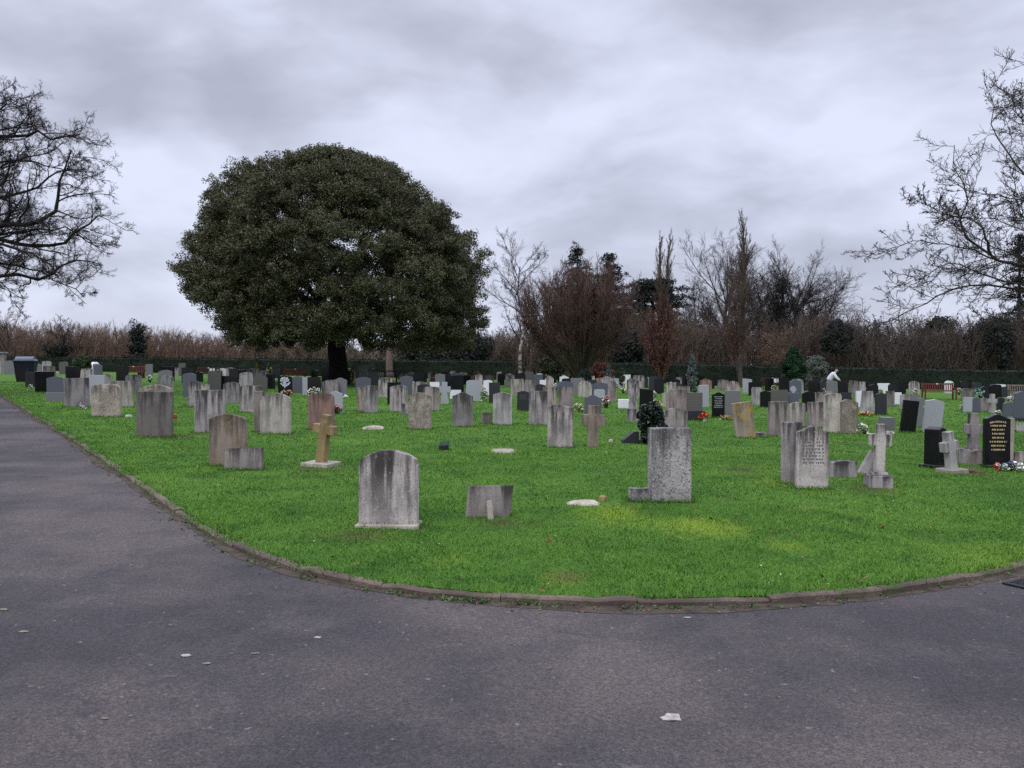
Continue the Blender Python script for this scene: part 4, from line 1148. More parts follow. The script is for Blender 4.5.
S(462.5, 20.5, 392, 427, 'O', 'grey', 'grey headstone with long black streaks and a low peaked top', yaw=-1, lean=.4, t=.1)
S(502.5, 19, 392, 425, 'P', 'grey2', 'smooth grey headstone with a pale fleck on top and a small brown block beside', yaw=-2, lean=.3, t=.1)
S(486.5, 10.5, 412.5, 424, 'F', 'dark', 'small dark brown block beside the smooth grey headstone', yaw=-3, name='grave_block', cat='grave block')
S(523, 12, 391, 411, 'R', 'char', 'charcoal headstone with a rounded top between two larger grey headstones', yaw=-2, letters=text_lines('engrave', .62, .8, 3, .6))
S(538, 18.5, 391, 425, 'F', 'grey', 'tall flat grey headstone streaked down its face, next to the charcoal one', yaw=-3, lean=.6)
S(550, 13, 387, 415, 'F', 'pink', 'brownish headstone tucked behind the tall flat grey one', yaw=-2)
S(566, 15, 387, 409, 'T', 'pink', 'tapered brown-grey headstone above the large cracked-top one', yaw=-3, lean=.3)
S(560, 25.5, 403.5, 447.5, 'B', 'lime', 'large streaked headstone with an uneven cracked top, before the shouldered slate headstone', yaw=-5, lean=1.0, t=.11)
S(593, 17, 395, 414, 'O', 'slate', 'dark slate headstone with curved shoulders behind the plain stone cross', yaw=-2)
S(599.5, 11, 389, 404, 'S', 'pale', 'small pale blue headstone between dark slate stones', yaw=-2)
S(585, 14, 381, 397, 'H', 'lime2', 'whitish round-topped headstone below the clipped ball bush', yaw=-2)
S(600, 17, 382, 397, 'P', 'slate', 'wide dark slate headstone behind the small pale blue one', yaw=-2)
S(612, 9.5, 381, 401, 'TT', 'pink', 'pinkish tapering stone beside the white block', yaw=-4)
S(624, 11, 399.5, 409, 'F', 'white', 'bright white low block on the grass beside the grey pedestal cross', yaw=-6, t=.3, name='grave_block', cat='grave block')
S(646.5, 13.5, 388.5, 410, 'G', 'black', 'black headstone with a pale top edge above the dark holly bush', yaw=-14, t=.14)
S(644.5, 7, 404, 443, 'H', 'lime', 'pale narrow round-topped stone half hidden by the dark holly bush', yaw=8, t=.1)
S(678, 22, 389, 420, 'S', 'pink', 'broad brown-grey headstone with an arched panel, olive headstone beside it', yaw=-3, t=.12)
S(675.5, 23, 408, 434, 'R', 'lime', 'brown-grey streaked headstone directly behind the tall rough-hewn granite', yaw=-2)
S(695, 15, 392.6, 420.6, 'F', 'olive', 'dull olive granite headstone with a flat top, red flowers at its foot', yaw=-3, plinth=(1.35, .3, .2, 'char'), letters=text_lines('engrave', .5, .9, 5, .6))
S(718.5, 12.5, 392, 418, 'O', 'black', 'black headstone with rows of silver lettering and a curved peak', yaw=-3, letters=text_lines('silver', .42, .82, 7, .75))
S(733, 14.5, 390.6, 416, 'F', 'mid', 'plain dark grey flat headstone next to the silver-lettered black one', yaw=-4, t=.14)
S(746.5, 20, 402, 438, 'F', 'orange', 'leaning headstone with a bright orange lichen stain down the middle', yaw=2, lean=-8, t=.12)
S(760, 14, 433, 437.5, 'F', 'dark', 'low flat dark kerb stone at the foot of the leaning orange-stained headstone', yaw=3, t=.25, name='kerb_stone', cat='kerb stone')
S(779.5, 19.5, 401.5, 436, 'T', 'pink', 'thick brown headstone with pale lichened edge beside the leaning orange-stained one', yaw=10, lean=-1, t=.16)
S(798, 15.5, 402, 427, 'R', 'lime2', 'pale grey headstone with a worn top between two brown headstones', yaw=2)
S(817, 16.5, 402, 428, 'F', 'pink', 'brown square headstone with dark face, pale crumbling stone next to it', yaw=3, t=.14)
S(833, 17, 393, 433, 'R', 'lime2', 'tall pale greenish headstone between the brown square one and crumbling one', yaw=-2, lean=0)
S(850, 16.5, 399, 434, 'B', 'mott', 'crumbling tan headstone with a ragged edge and pale mottled face', yaw=-3, lean=-.6)
S(813, 31.5, 426, 489, 'O', 'lime', 'sturdy grey headstone with curved peak and faint worn inscription, another close behind', yaw=-2, lean=0, pitch=.5, t=.12, letters=engrave('engrave', .18, .82, .42, .8, 8))
S(793.5, 18, 422, 484, 'F', 'grey', 'thick plain grey headstone edge-on behind the sturdy curved-peak one', yaw=28, lean=0, t=.17)
S(908, 14.5, 400, 433, 'F', 'black', 'tilted plain black headstone leaning toward the pale slanting one', yaw=-6, lean=5.5, t=.1)
S(932.5, 17, 399, 433, 'P', 'pale', 'pale grey headstone leaning right, sloping top, beside the tilted black one', yaw=-12, lean=5, t=.13)
S(919, 6.5, 398, 427, 'F', 'mid', 'narrow grey stone squeezed between the tilted black and pale leaning headstones', yaw=-8, lean=3)
S(938.5, 17, 427, 468.5, 'P', 'black', 'black side-on headstone with a sloping shiny top behind the leaning pale cross', yaw=38, t=.24, plinth=(1.3, .06, .36, 'black'), lean=0)
S(998, 24.5, 414, 468, 'O', 'black', 'glossy black headstone with gold lettering, white and red flowers at its foot', yaw=-4, lean=0, pitch=.5, t=.10, plinth=(1.1, .05, .2, 'black'), letters=text_lines('gold', .34, .86, 8, .68, True))
S(1009, 9, 418, 464, 'T', 'conc', 'tan stone standing right behind the gold-lettered black headstone', yaw=-8, t=.14)
S(1021, 13, 391, 421, 'O', 'slate', 'big slate headstone at the right edge, dark flower bed before it', yaw=-4, plinth=(1.6, .12, .5, 'char'))
S(1022, 8, 423, 432, 'F', 'grey2', 'small pale block in the grass at the right edge below the slate headstone', yaw=0, name='grave_block', cat='grave block')
S(1020, 10, 452, 464, 'F', 'lime2', 'pale low stone at the right edge behind the red and white flowers', yaw=0, name='grave_block', cat='grave block')

# --- middle rows
for row in [
    (247, 14.5, 385, 412.5, 'S', 'lime', 'mauve-grey streaked headstone beside the pale beige arched headstone'),
    (257.5, 9, 385.5, 409, 'S', 'pink', 'pinkish headstone touching the mauve-grey streaked one'),
    (246, 13, 372, 394, 'R', 'grey2', 'pale grey headstone with a gently pointed top behind the mauve-grey streaked one'),
    (231, 16, 382, 403, 'R', 'grey', 'grey round-topped headstone beyond the broad two-toned one'),
    (214, 13, 371, 390, 'F', 'olive', 'greenish-brown square headstone standing clear behind the broad two-toned one'),
    (229, 17, 376, 390, 'F', 'black', 'wide black headstone behind the grey round-topped one'),
    (193.5, 11.5, 381, 407, 'S', 'grey', 'grey headstone with rounded shoulders and pale rim, just ahead of the slate-blue pair'),
    (189.5, 13.5, 373, 397, 'R', 'slate', 'slate-blue headstone in the gap beside the grass strip'),
    (188, 13, 367.5, 383, 'F', 'black', 'black flat headstone at the head of the grass strip'),
    (204, 10, 384, 395, 'F', 'lime2', 'low pale headstone peeping over the broad two-toned one'),
    (133, 15, 374.5, 392, 'S', 'grey', 'grey headstone with rounded corners behind the flat grey one with pale edge'),
    (122, 12, 366, 382, 'F', 'black', 'square black headstone in front of the dark red bench'),
    (165, 16, 375.5, 392, 'R', 'grey2', 'pale grey headstone two rows behind the dark banded one'),
    (165.5, 14, 370, 386, 'R', 'mid', 'mid-grey headstone three rows behind the dark banded one'),
    (168, 12, 366.6, 381, 'F', 'black', 'black flat headstone four rows behind the dark banded one'),
    (72.5, 13.5, 366, 381, 'G', 'black', 'black headstone with a pale rim above the urn stone'),
    (87, 13, 368.5, 384, 'S', 'grey', 'mottled grey headstone in front of the green dome bush'),
    (98, 8.5, 364.6, 378, 'P', 'slate', 'dark blue-grey headstone with the white cloth-like figure on its shoulder'),
    (107.5, 10, 374, 387, 'R', 'lime2', 'low pale headstone beyond the pale blue-grey one'),
    (49, 12, 366, 379, 'F', 'dark', 'brownish dark headstone behind the black road-edge headstone'),
    (46.5, 9.5, 361, 375, 'S', 'grey2', 'pale round-shouldered headstone behind the brownish dark one'),
    (63.5, 9, 361.7, 374, 'S', 'olive', 'small dark grey headstone between pale neighbours before the hedge, left of the dome bush'),
    (9.5, 11, 360.6, 374.5, 'R', 'mid', 'low grey headstone between the gate pier and the waste bin'),
    (165, 11, 360, 373, 'P', 'mid', 'grey headstone with a pedimented top before the hedge, farthest in the dark banded line'),
    (149, 7, 364, 376, 'S', 'mid', 'small grey headstone at the end of the dark red bench'),
    (230, 8, 367, 380, 'P', 'grey2', 'pale pointed headstone behind the wide black one'),
    (182, 7, 363, 376, 'S', 'olive', 'small mossy headstone behind the black flat one at the head of the grass strip'),
    (212, 0, 0, 0, '', '', ''),
    (260, 14, 376, 392, 'R', 'olive', 'dull dark grey curved headstone behind the pale beige arched headstone'),
    (270.5, 8.5, 374, 389, 'F', 'black', 'plain black headstone between the dull curved one and the carved emblem stone'),
    (297.5, 10.5, 376, 393, 'P', 'slate', 'slate-blue headstone beside the black stone with the pale carved emblem'),
    (305.5, 6, 377, 395, 'F', 'pale', 'pale headstone edge against the black planted grave'),
    (330, 16.5, 380, 396, 'R', 'grey', 'grey curved headstone behind the red-brown one'),
    (340, 13.5, 377.6, 396, 'O', 'mid', 'dark grey headstone with curved peak at the foot of the oak trunk'),
    (327, 11, 367, 384, 'F', 'black', 'tall black headstone right beside the oak trunk'),
    (386, 15.5, 378, 397, 'R', 'lime', 'brown-grey headstone with two pale streaks behind the black and pale pair'),
    (406.5, 13, 375.5, 395, 'P', 'slate', 'slate-blue headstone with shoulders behind the pale grey round-topped one'),
    (363, 15, 377, 393, 'R', 'slate', 'dark blue headstone with a white flower head, behind the grey-mauve streaked one'),
    (420, 16, 381.5, 403, 'R', 'lime2', 'pale arched headstone behind the mottled speckled one'),
    (424, 13, 384, 405, 'R', 'char', 'dark arched headstone squeezed in behind the mottled speckled one'),
    (434.5, 9.5, 382, 396, 'F', 'white', 'white slab headstone beside the pale broad-armed cross'),
    (455.5, 11, 390, 399, 'F', 'white', 'white low slab beside the grey black-streaked headstone'),
    (455.5, 17, 375.5, 393, 'F', 'black', 'wide black headstone behind the white low slab'),
    (473, 14, 380, 401, 'S', 'pale', 'pale blue-grey headstone behind the grey black-streaked one'),
    (479, 7, 374, 393, 'O', 'grey2', 'pale tall headstone overlapping the pale blue-grey one'),
    (494.5, 11, 382.5, 403, 'F', 'char', 'dark rough headstone beside the white flowers and rose bush'),
    (488, 9, 380, 395, 'R', 'white', 'whitish round-topped headstone behind the dark rough one'),
    (517.5, 13, 379, 396, 'F', 'lime2', 'cream-stained pale headstone at the foot of the birch'),
    (530, 12, 380, 394, 'F', 'grey', 'plain grey headstone next to the cream-stained one by the birch'),
    (540.5, 10.5, 384, 396, 'P', 'char', 'charcoal headstone in the row behind the tall flat grey one'),
    (543, 6.5, 380, 392, 'F', 'white', 'small white headstone beside a pinkish one, below the dull green bush'),
    (549.5, 7, 375.5, 394, 'B', 'pink', 'pinkish carved headstone below the dull green bush'),
    (565, 16, 381, 396, 'R', 'slate', 'broad slate headstone above the tapered brown-grey one'),
    (575, 9, 378, 394, 'F', 'mid', 'mid-grey headstone next to the clipped ball bush'),
    (635, 13, 380, 398, 'P', 'grey', 'plain grey headstone behind the grey pedestal cross'),
    (704, 10, 385, 408, 'F', 'pale', 'pale tall headstone between olive and silver-lettered headstones'),
    (671.5, 9.5, 382.5, 398, 'F', 'lime2', 'cream square headstone behind the arched-panel one'),
    (683, 14, 386, 400, 'F', 'pink', 'pinkish low headstone behind the arched-panel one'),
    (665, 5, 393, 408, 'F', 'conc', 'narrow tan stone beside the arched-panel headstone'),
    (757, 10, 387, 405, 'S', 'grey2', 'whitish headstone beside the black one with white bows'),
    (765.5, 10, 391, 407.6, 'R', 'black', 'black headstone with two white bows on top'),
    (779.5, 17, 390, 404, 'F', 'olive', 'wide dull grey headstone behind the thick brown one'),
    (809, 12.5, 391.5, 412, 'R', 'black', 'black round-topped headstone between the wheel cross and pinkish headstone'),
    (820, 10.5, 392.6, 408, 'F', 'pink', 'pinkish square headstone behind the brown square one'),
    (831, 13, 391, 412, 'T', 'grey2', 'light grey headstone rising behind the tall pale greenish one'),
    (846.5, 10, 392.5, 406, 'F', 'char', 'dark headstone above the crumbling tan one'),
    (868, 15, 391, 414, 'TT', 'grey2', 'large pale mauve headstone tapering upward, beside the planted black one'),
    (859.5, 5.5, 391, 408, 'F', 'white', 'white headstone edge beside the large pale mauve one'),
    (881.5, 11, 393, 415, 'R', 'char', 'black headstone with pale carved flowers beside the large pale mauve one'),
    (890.5, 8, 391, 407, 'F', 'dark', 'brown headstone between the carved-flower one and the white one'),
    (898, 7, 392.5, 405, 'F', 'white', 'white headstone on a grey base behind the tilted black one'),
    (906, 10.5, 394, 410, 'R', 'grey2', 'pale rounded headstone rising behind the tilted black one'),
    (916, 9, 394, 412, 'G', 'mid', 'grey headstone with a pale sloping top behind the gap beside the tilted black one'),
    (968, 8.5, 397, 412.5, 'F', 'pale', 'pale headstone, first in the row below the teal wreath'),
    (976, 9, 397.5, 412.5, 'P', 'slate', 'blue-grey headstone with snow-white flowers on top, below the teal wreath'),
    (985.5, 9, 398, 412, 'R', 'pink', 'greyish headstone between the blue-grey one and the pale small cross'),
    (1001, 7, 397.5, 412, 'R', 'char', 'dark headstone just beyond the pale small cross'),
    (1009, 11, 402, 417, 'P', 'slate', 'slate headstone above the gold-lettered black one'),
    (1017.5, 6, 399, 413, 'F', 'black', 'narrow black headstone between two slate ones'),
]:
    if row[1]: S(*row)
# carved and lettered mid stones
S(285, 14, 376, 394, 'S', 'black', 'black headstone carved with pale roses above a fan of leaves', yaw=-2, t=.12, letters=emblem)
S(314, 13, 377, 396, 'F', 'black', 'black headstone behind a planted grave, white rose on top', yaw=-3)
S(889, 12, 417.5, 431, 'F', 'mid', 'low grey table-like memorial on the grass before the carved-flower headstone', yaw=-4, t=.3, plinth=(1.25, .02, .4, 'mid'))

# --- crosses
def cross(name, label, cx, top, base, arm_y0, arm_y1, arm_w, shaft_w, mat, lean=0, yaw=0, plinth=None, t=.10, taper=1.15, ring=None):
    g = on_ground(cx, base); k = g.y / F
    o = empty(name, g + Vector((0, t / 2, 0)), (0, R(lean), R(yaw)))
    H = (base - top) * k; a0, a1 = (base - arm_y0) * k, (base - arm_y1) * k; aw, sw = arm_w * k / 2, shaft_w * k / 2
    P = [(-sw * taper, -.05), (-sw, a1), (-aw, a1), (-aw, a0), (-sw * .95, a0), (-sw * .95, H), (sw * .95, H), (sw * .95, a0), (aw, a0), (aw, a1), (sw, a1), (sw * taper, -.05)]
    body = bm_obj('cross', slab_bm(P, t, .010 if base - top > 35 else 0), M[mat], o)
    if ring:
        bm = bmesh.new(); r1, r0 = ring[0] * k, ring[1] * k; zc = (a0 + a1) / 2; n = 20
        rows = [[bm.verts.new((r * math.cos(i * 2 * math.pi / n), y, zc + r * math.sin(i * 2 * math.pi / n))) for r, y in ((r0, -t * .4), (r1, -t * .4), (r1, t * .4), (r0, t * .4))] for i in range(n)]
        for i in range(n):
            A, B = rows[i], rows[(i + 1) % n]
            for j in range(4): bm.faces.new((A[j], A[(j + 1) % 4], B[(j + 1) % 4], B[j]))
        bmesh.ops.recalc_face_normals(bm, faces=bm.faces); bm_obj('ring', bm, M[mat], body)
    for (pw, z0, z1, pd, pm) in (plinth or []):
        bm = bmesh.new(); box(bm, -pw * k / 2, pw * k / 2, -pd / 2, pd / 2, z0 * k, z1 * k)
        bmesh.ops.bevel(bm, geom=list(bm.edges), offset=.008, segments=1, affect='EDGES')
        p = bm_obj('plinth', bm, M[pm], o); p.rotation_euler = (0, -R(lean) * .85, 0)
    tag(o, label, 'cross'); ANCH.append((cx, base, top, arm_w)); return o
cross('stone_cross', 'leaning ochre sandstone cross on a flat square base', 320, 414, 466, 424.5, 433.5, 24, 8.6, 'sand', lean=8, yaw=-18, t=.13, plinth=[(31, -6, 3.5, .42, 'conc')])
cross('stone_cross', 'plain weathered cross with low arms and thick brown shaft, no base showing', 593, 405.5, 447, 414.5, 426, 24, 11.5, 'brown', lean=1.5, yaw=-6, t=.13, taper=.95)
cross('stone_cross', 'grey cross on a stepped base beside a broken stone kerb', 880.5, 424, 487, 434, 446, 20.5, 9.5, 'lime', lean=1.5, yaw=-14, t=.13, plinth=[(23, -6, 12, .36, 'grey'), (15, 12, 15, .24, 'grey')])
cross('stone_cross', 'leaning pale cross on a pale base before the black side-on headstone', 954, 431, 473, 441, 451, 18.5, 8.5, 'grey2', lean=-9, yaw=20, t=.12, plinth=[(21, -5, 4, .34, 'conc')])
cross('stone_cross', 'upright grey cross on a block base behind the leaning pale cross', 975, 413, 464, 424, 434, 17, 8.5, 'grey', lean=0, yaw=-4, t=.13, plinth=[(23, -5, 15, .32, 'grey')])
cross('stone_cross', 'pale broad-armed stone cross beside the white slab headstone', 444.5, 382, 404, 386.5, 392.5, 12, 5.5, 'pale', yaw=-2, t=.16, taper=1.6)
cross('stone_cross', 'grey pedestal cross between the white block and dark holly bush', 633.5, 384, 422, 390, 396, 9, 6.5, 'grey', yaw=-3, t=.14, plinth=[(12, -4, 13, .3, 'grey'), (8.5, 13, 20, .22, 'grey')])
cross('stone_cross', 'pale small cross in the row below the teal wreath', 993, 394, 413, 399, 403, 8.5, 4, 'grey2', yaw=-3, t=.14, taper=1.4)
cross('wheel_cross', 'wheel-headed cross on a grey tapered slab before the dark cypress', 793.5, 386, 404, 388.2, 390.8, 5.4, 2.4, 'pale', yaw=-2, t=.12, ring=(2.9, 1.9), plinth=[(11, -3, 11, .14, 'slate')])
cross('stone_cross', 'small white cross before the hedge, right of the sparse tan shrub', 627, 376, 390, 378.5, 382, 6, 3, 'white', yaw=0, t=.12, taper=1.4)

# --- loose stone pieces
def lump(name, label, cx, base, wpx, hpx, mat, seed, depth=.3, cat='stone', rotz=0, flat=.7):
    g = on_ground(cx, base); k = g.y / F; rs = random.Random(seed)
    bm = bmesh.new(); bmesh.ops.create_icosphere(bm, subdivisions=2, radius=1)
    for v in bm.verts:
        n = 1 + .22 * math.sin(v.co.x * 3 + seed) * math.cos(v.co.y * 4 + seed * 2) + rs.uniform(-.07, .07)
        v.co = Vector((v.co.x * wpx * k / 2 * n, v.co.y * depth * n, max(-.4, min(flat, v.co.z * n)) * hpx * k / flat))
    o = bm_obj(name, bm, M[mat]); o.location = g + Vector((0, depth * .5, 0)); o.rotation_euler = (0, 0, R(rotz))
    tag(o, label, cat); return o
lump('flat_stone', 'flat tan stone lying in the grass left of the tall rough-hewn granite', 584, 505, 34, 3, 'conc', 3, .16, rotz=8)
lump('flat_stone', 'small brown lump at the end of the flat tan stone', 603, 500.5, 9, 5, 'sand', 4, .05)
lump('flat_stone', 'flat pale rubble stone flush in turf beyond the low broken dark slab', 503, 452.5, 26, 3, 'conc', 5, .2)
lump('flat_stone', 'pale flat stone in the grass behind the sandstone cross', 372, 429.5, 22, 3.2, 'conc', 6, .3)
lump('flat_stone', 'small pale stone beside the plain cross with low arms', 611, 442, 5, 3, 'lime2', 7, .06)
lump('flat_stone', 'pale flat stone at the foot of the tilted black headstone', 891, 434, 10, 2.5, 'lime2', 8, .2)
lump('flat_stone', 'pale stone in the turf beside the flat grey headstone with a pale edge', 127, 417, 7, 2.2, 'lime2', 9, .15)
lump('soil_heap', 'low heap of bare brown soil beside the leaning pale cross', 974, 473, 18, 3.5, 'soil', 10, .2, 'soil')
lump('urn', 'grey stone urn with a white top before the grey road-edge headstone', 79, 407, 9, 6, 'grey', 11, .12, 'urn', flat=.9)
def kerb_pieces():
    g = on_ground(853, 480); k = g.y / F
    o = bm_obj('kerb_stone', slab_bm([(-16 * k, -.08), (-16 * k, 15 * k), (-3 * k, 17 * k), (13 * k, 16 * k), (13 * k, -.08)], .14, .012), M['grey']); o.location = g + Vector((0, .35, 0)); o.rotation_euler = (0, 0, R(10))
    tag(o, 'long low broken kerb stone between the sturdy curved-peak headstone and grey stepped-base cross', 'kerb stone')
    g = on_ground(868, 474)
    o = bm_obj('kerb_stone', slab_bm([(-5 * k, -.05), (-4 * k, 26 * k), (6 * k, 25 * k), (5 * k, -.05)], .12, .012), M['grey']); o.location = g + Vector((0, .18, .0)); o.rotation_euler = (R(-8), R(28), R(-10))
    tag(o, 'upright kerb stone propped slantwise against the grey stepped-base cross', 'kerb stone')
    g = on_ground(832, 479)
    o = bm_obj('kerb_stone', slab_bm([(-7 * k, -.08), (-7 * k, 7 * k), (6 * k, 6 * k), (6 * k, -.08)], .2, .01), M['dark']); o.location = g + Vector((0, .5, 0))
    tag(o, 'small sunken kerb stone beside the sturdy curved-peak headstone', 'kerb stone')
    g = on_ground(631, 444); k = g.y / F
    o = bm_obj('kerb_stone', slab_bm([(-9 * k, -.08), (-7 * k, 3 * k), (4 * k, 12 * k), (9 * k, 12 * k), (9 * k, -.08)], .25, .01), M['char']); o.location = g + Vector((0, .25, 0))
    tag(o, 'dark sloping kerb fragment under the dark holly bush', 'kerb stone')
    g = on_ground(986.5, 467); k = g.y / F
    o = bm_obj('kerb_stone', slab_bm([(-6 * k, -.08), (-7 * k, 14 * k), (1 * k, 16 * k), (6 * k, 15 * k), (6 * k, -.08)], .14, .008), M['lime2']); o.location = g + Vector((0, .3, 0))
    tag(o, 'pale grave kerb block between the upright grey cross and gold-lettered headstone', 'kerb stone')
kerb_pieces()
def marker():
    g = on_ground(443.5, 450); k = g.y / F
    t = empty('grave_marker', g, (0, 0, R(-18)))
    bm_obj('stand', slab_bm([(-4.5 * k, -.03), (-4.5 * k, 4 * k), (5 * k, 5 * k), (5 * k, -.03)], .05, 0), M['iron'], t)
    p = bm_obj('plate', slab_bm([(-5 * k, 3 * k), (-4 * k, 9 * k), (5.5 * k, 9.5 * k), (5.5 * k, 4 * k)], .02, 0), M['green_metal'], t); p.location = (0, -.03, 0); p.rotation_euler = (R(-25), 0, 0)
    tag(t, 'small dark green metal marker standing alone in open grass', 'grave marker')
marker()
bush('holly_bush', 'dark glossy self-sown holly bush grown up over a pale headstone', 652, on_ground(651, 444).y, 402.5, 444, 25, 'leaf_holly', 120, 620, .045, 'ball', nclump=85)

# --- flowers
FLN = 0
def flowers(label, cx, base, wpx, hpx, cols, pot='pot', name='flower_bunch', cat='flowers', group=None):
    global FLN
    FLN += 1; rs = np.random.default_rng(200 + FLN)
    g = on_ground(cx, base); k = g.y / F; W, H = wpx * k / 2, hpx * k
    t = empty(name, g); tag(t, label, cat, group)
    z0 = 0.0
    if pot:
        bm = bmesh.new(); r = min(W * .6, .12); ph = min(H * .4, .16)
        bmesh.ops.create_cone(bm, cap_ends=True, segments=10, radius1=r * .75, radius2=r, depth=ph, matrix=Matrix.Translation((0, 0, ph / 2)))
        bm_obj('pot', bm, M[pot], t); z0 = ph * .9
    n = max(8, int(min(60, W * H * 900)))
    C = np.stack([rs.uniform(-W, W, n), rs.uniform(-.6, .6, n) * min(W, .25), z0 + (H - z0) * (.25 + .75 * rs.random(n))], 1)
    C[:, 2] -= .25 * (H - z0) * (C[:, 0] / W) ** 2
    leaf_obj('leaves', leaves(rs, C - np.array([0, 0, .03]), 4, (.05, .05, .06), .04, .45, .2), M['stem'], t)
    for j, c in enumerate(cols):
        Cc = C[j::len(cols)]
        if len(Cc): leaf_obj('blossoms', leaves(rs, Cc, 9, (.035, .035, .03), .028, .8, .4), M['fl_' + c], t)
    return t
for f in [
    ('row of white and red flowers at the foot of the gold-lettered black headstone', 1010, 471, 26, 9, ['white', 'red', 'white', 'blue'], None),
    ('pink and white flowers in a dark pot below the small clean white-blue headstone', 337, 414, 9, 9, ['pink', 'white', 'red'], 'pot'),
    ('pink-orange flowers in front of the carved emblem headstone', 287, 397, 10, 7, ['pink', 'orange', 'cream'], 'pot'),
    ('red flowers on a pale stand at the foot of the olive granite headstone', 704, 422, 8, 9, ['red', 'red', 'orange'], 'pot_pale'),
    ('white and yellow flowers beside the shouldered dark slate headstone', 579, 412, 8, 10, ['white', 'yellow', 'white'], None),
    ('pink and white flowers in a black vase beside the small pale blue headstone', 606, 408, 8, 12, ['pink', 'white', 'pink'], 'pot'),
    ('tall white flowers before the dark rough headstone', 484, 402, 6, 15, ['white', 'cream'], None),
    ('white wrapped flowers at the foot of the crumbling tan headstone', 861, 434, 12, 10, ['white', 'white', 'cream'], None),
    ('red artificial flowers at the end of the red bench', 928, 417, 10, 14, ['red', 'red', 'orange', 'white'], None),
    ('teal wreath standing above the row with the pale small cross', 978, 399, 9, 11, ['teal', 'teal', 'white'], None),
    ('white flowers on the blue-grey headstone below the teal wreath', 975, 409.5, 7, 12, ['white'], None),
    ('orange-red flower on the grass beside the dark banded headstone', 173, 419, 6, 4.5, ['red', 'orange'], None),
    ('white flowers between the tilted black headstone and the pale leaning headstone', 919.5, 416, 6, 7, ['white', 'cream'], 'pot_pale'),
    ('pink and yellow flowers at the foot of the silver-lettered black headstone', 727, 420, 12, 5, ['yellow', 'cream', 'pink'], None),
    ('white flowers tucked behind the pale blue-grey headstone', 483, 392, 5, 7, ['white'], None),
    ('red and yellow flowers behind the slate-blue headstone by the grass strip', 199, 379, 7, 8, ['red', 'yellow', 'orange'], None),
    ('reddish flowers on the black headstone before the waste bin', 22, 379, 8, 9, ['red', 'pink', 'orange'], None),
    ('small white flowers on the grass before the grey urn stone', 83.5, 409, 4, 3.5, ['white', 'cream'], None),
    ('white flowers on the grass between the black road-edge headstones', 31, 387.5, 4, 3, ['white'], None),
    ('pink flowers in front of the black road-edge headstone', 41, 391, 9, 5, ['pink', 'white'], None),
    ('white flower in the gap beside the curved-peak stone by the oak', 346, 398, 4, 3, ['white'], None),
    ('dark green planted grave with pale flowers before the white rose headstone', 314, 398, 13, 11, ['white', 'cream'], None),
    ('white flowers on the wide dark slate headstone', 589, 396.5, 5, 6, ['white', 'white'], None),
    ('tan and orange flowers before the large pale mauve headstone', 866, 416, 14, 5, ['orange', 'cream', 'yellow'], None),
    ('dried flowers between grey pedestal cross and black headstone', 655, 409, 12, 10, ['cream', 'yellow'], None),
    ('white flowers in the open grass beyond the upright grey cross', 962, 411, 4, 6, ['white', 'cream'], None),
    ('white flowers on the far black stones below the narrow rust-leaved tree', 654, 399, 4, 8, ['white'], None),
    ('white and pink flowers on the grass below the teal wreath, before the small cross', 998, 414.5, 6, 4, ['white', 'pink'], None)]:
    flowers(*f)

# --- benches
def bench_proto(mat, plaq, W=1.75):
    t = empty('park_bench', (0, 0, 0))
    bm = bmesh.new()
    for y in (-.36, -.27, -.18, -.09, 0): box(bm, -W / 2 + .04, W / 2 - .04, y - .035, y + .035, .42, .45)
    bm_obj('seat', bm, M[mat], t)
    bm = bmesh.new(); rt = Matrix.Rotation(R(-10), 3, 'X')
    box(bm, -W / 2 + .07, W / 2 - .07, -.02, .02, .40, .48, rt, (0, .06, .45)); box(bm, -W / 2 + .07, W / 2 - .07, -.02, .02, .02, .07, rt, (0, .06, .45))
    n = int(W / .13)
    for i in range(n): x = -W / 2 + .14 + (W - .28) * i / (n - 1); box(bm, x - .025, x + .025, -.012, .012, .07, .40, rt, (0, .06, .45))
    back = bm_obj('backrest', bm, M[mat], t)
    for s in (-1, 1):
        bm = bmesh.new(); x = s * (W / 2 - .035); box(bm, x - .035, x + .035, -.42, -.35, -.05, .63); bm_obj('leg', bm, M[mat], t)
        bm = bmesh.new(); box(bm, x - .035, x + .035, .02, .09, -.05, .45); box(bm, x - .035, x + .035, -.035, .035, 0, .5, rt, (0, .06, .45)); bm_obj('leg', bm, M[mat], t)
        bm = bmesh.new(); box(bm, x - .045, x + .045, -.45, .05, .63, .67); bm_obj('armrest', bm, M[mat], t)
    if plaq:
        bm = bmesh.new(); box(bm, -.05, .05, -.026, -.02, .41, .47, rt, (0, .06, .45))
        if plaq > 1: box(bm, .1, .3, -.026, -.016, .1, .4, rt, (0, .06, .45)); box(bm, .36, .5, -.026, -.016, .1, .4, rt, (0, .06, .45))
        bm_obj('plaque', bm, M['plaque'], back)
    return t
def place_bench(proto, px, top, Y, label, rz=0, first=False):
    o = proto if first else copy_tree(proto)
    b = base_of(px, Y); o.location = b; o.rotation_euler = (0, 0, R(rz))
    tag(o, label, 'bench', 'wooden benches along the hedge'); ANCH.append((px, top + 14, top, 28))
b_dark = bench_proto('wood_dark', 2); b_red = bench_proto('wood_red', 1); b_grey = bench_proto('wood_grey', 0)
place_bench(b_red, 133, 360, 62, 'dark red wooden bench before the hedge, black headstone in front', 4, True)
place_bench(b_dark, 208, 362.5, 62, 'dark bench with two white cards on its back, behind the greenish-brown headstone', 2, True)
place_bench(copy_tree(b_red), 295, 366, 64, 'red-brown bench between the golden conifers and the oak trunk', 0, True)
place_bench(copy_tree(b_red), 938, 386, 46, 'bright red-brown bench with red flowers at its end', -6, True)
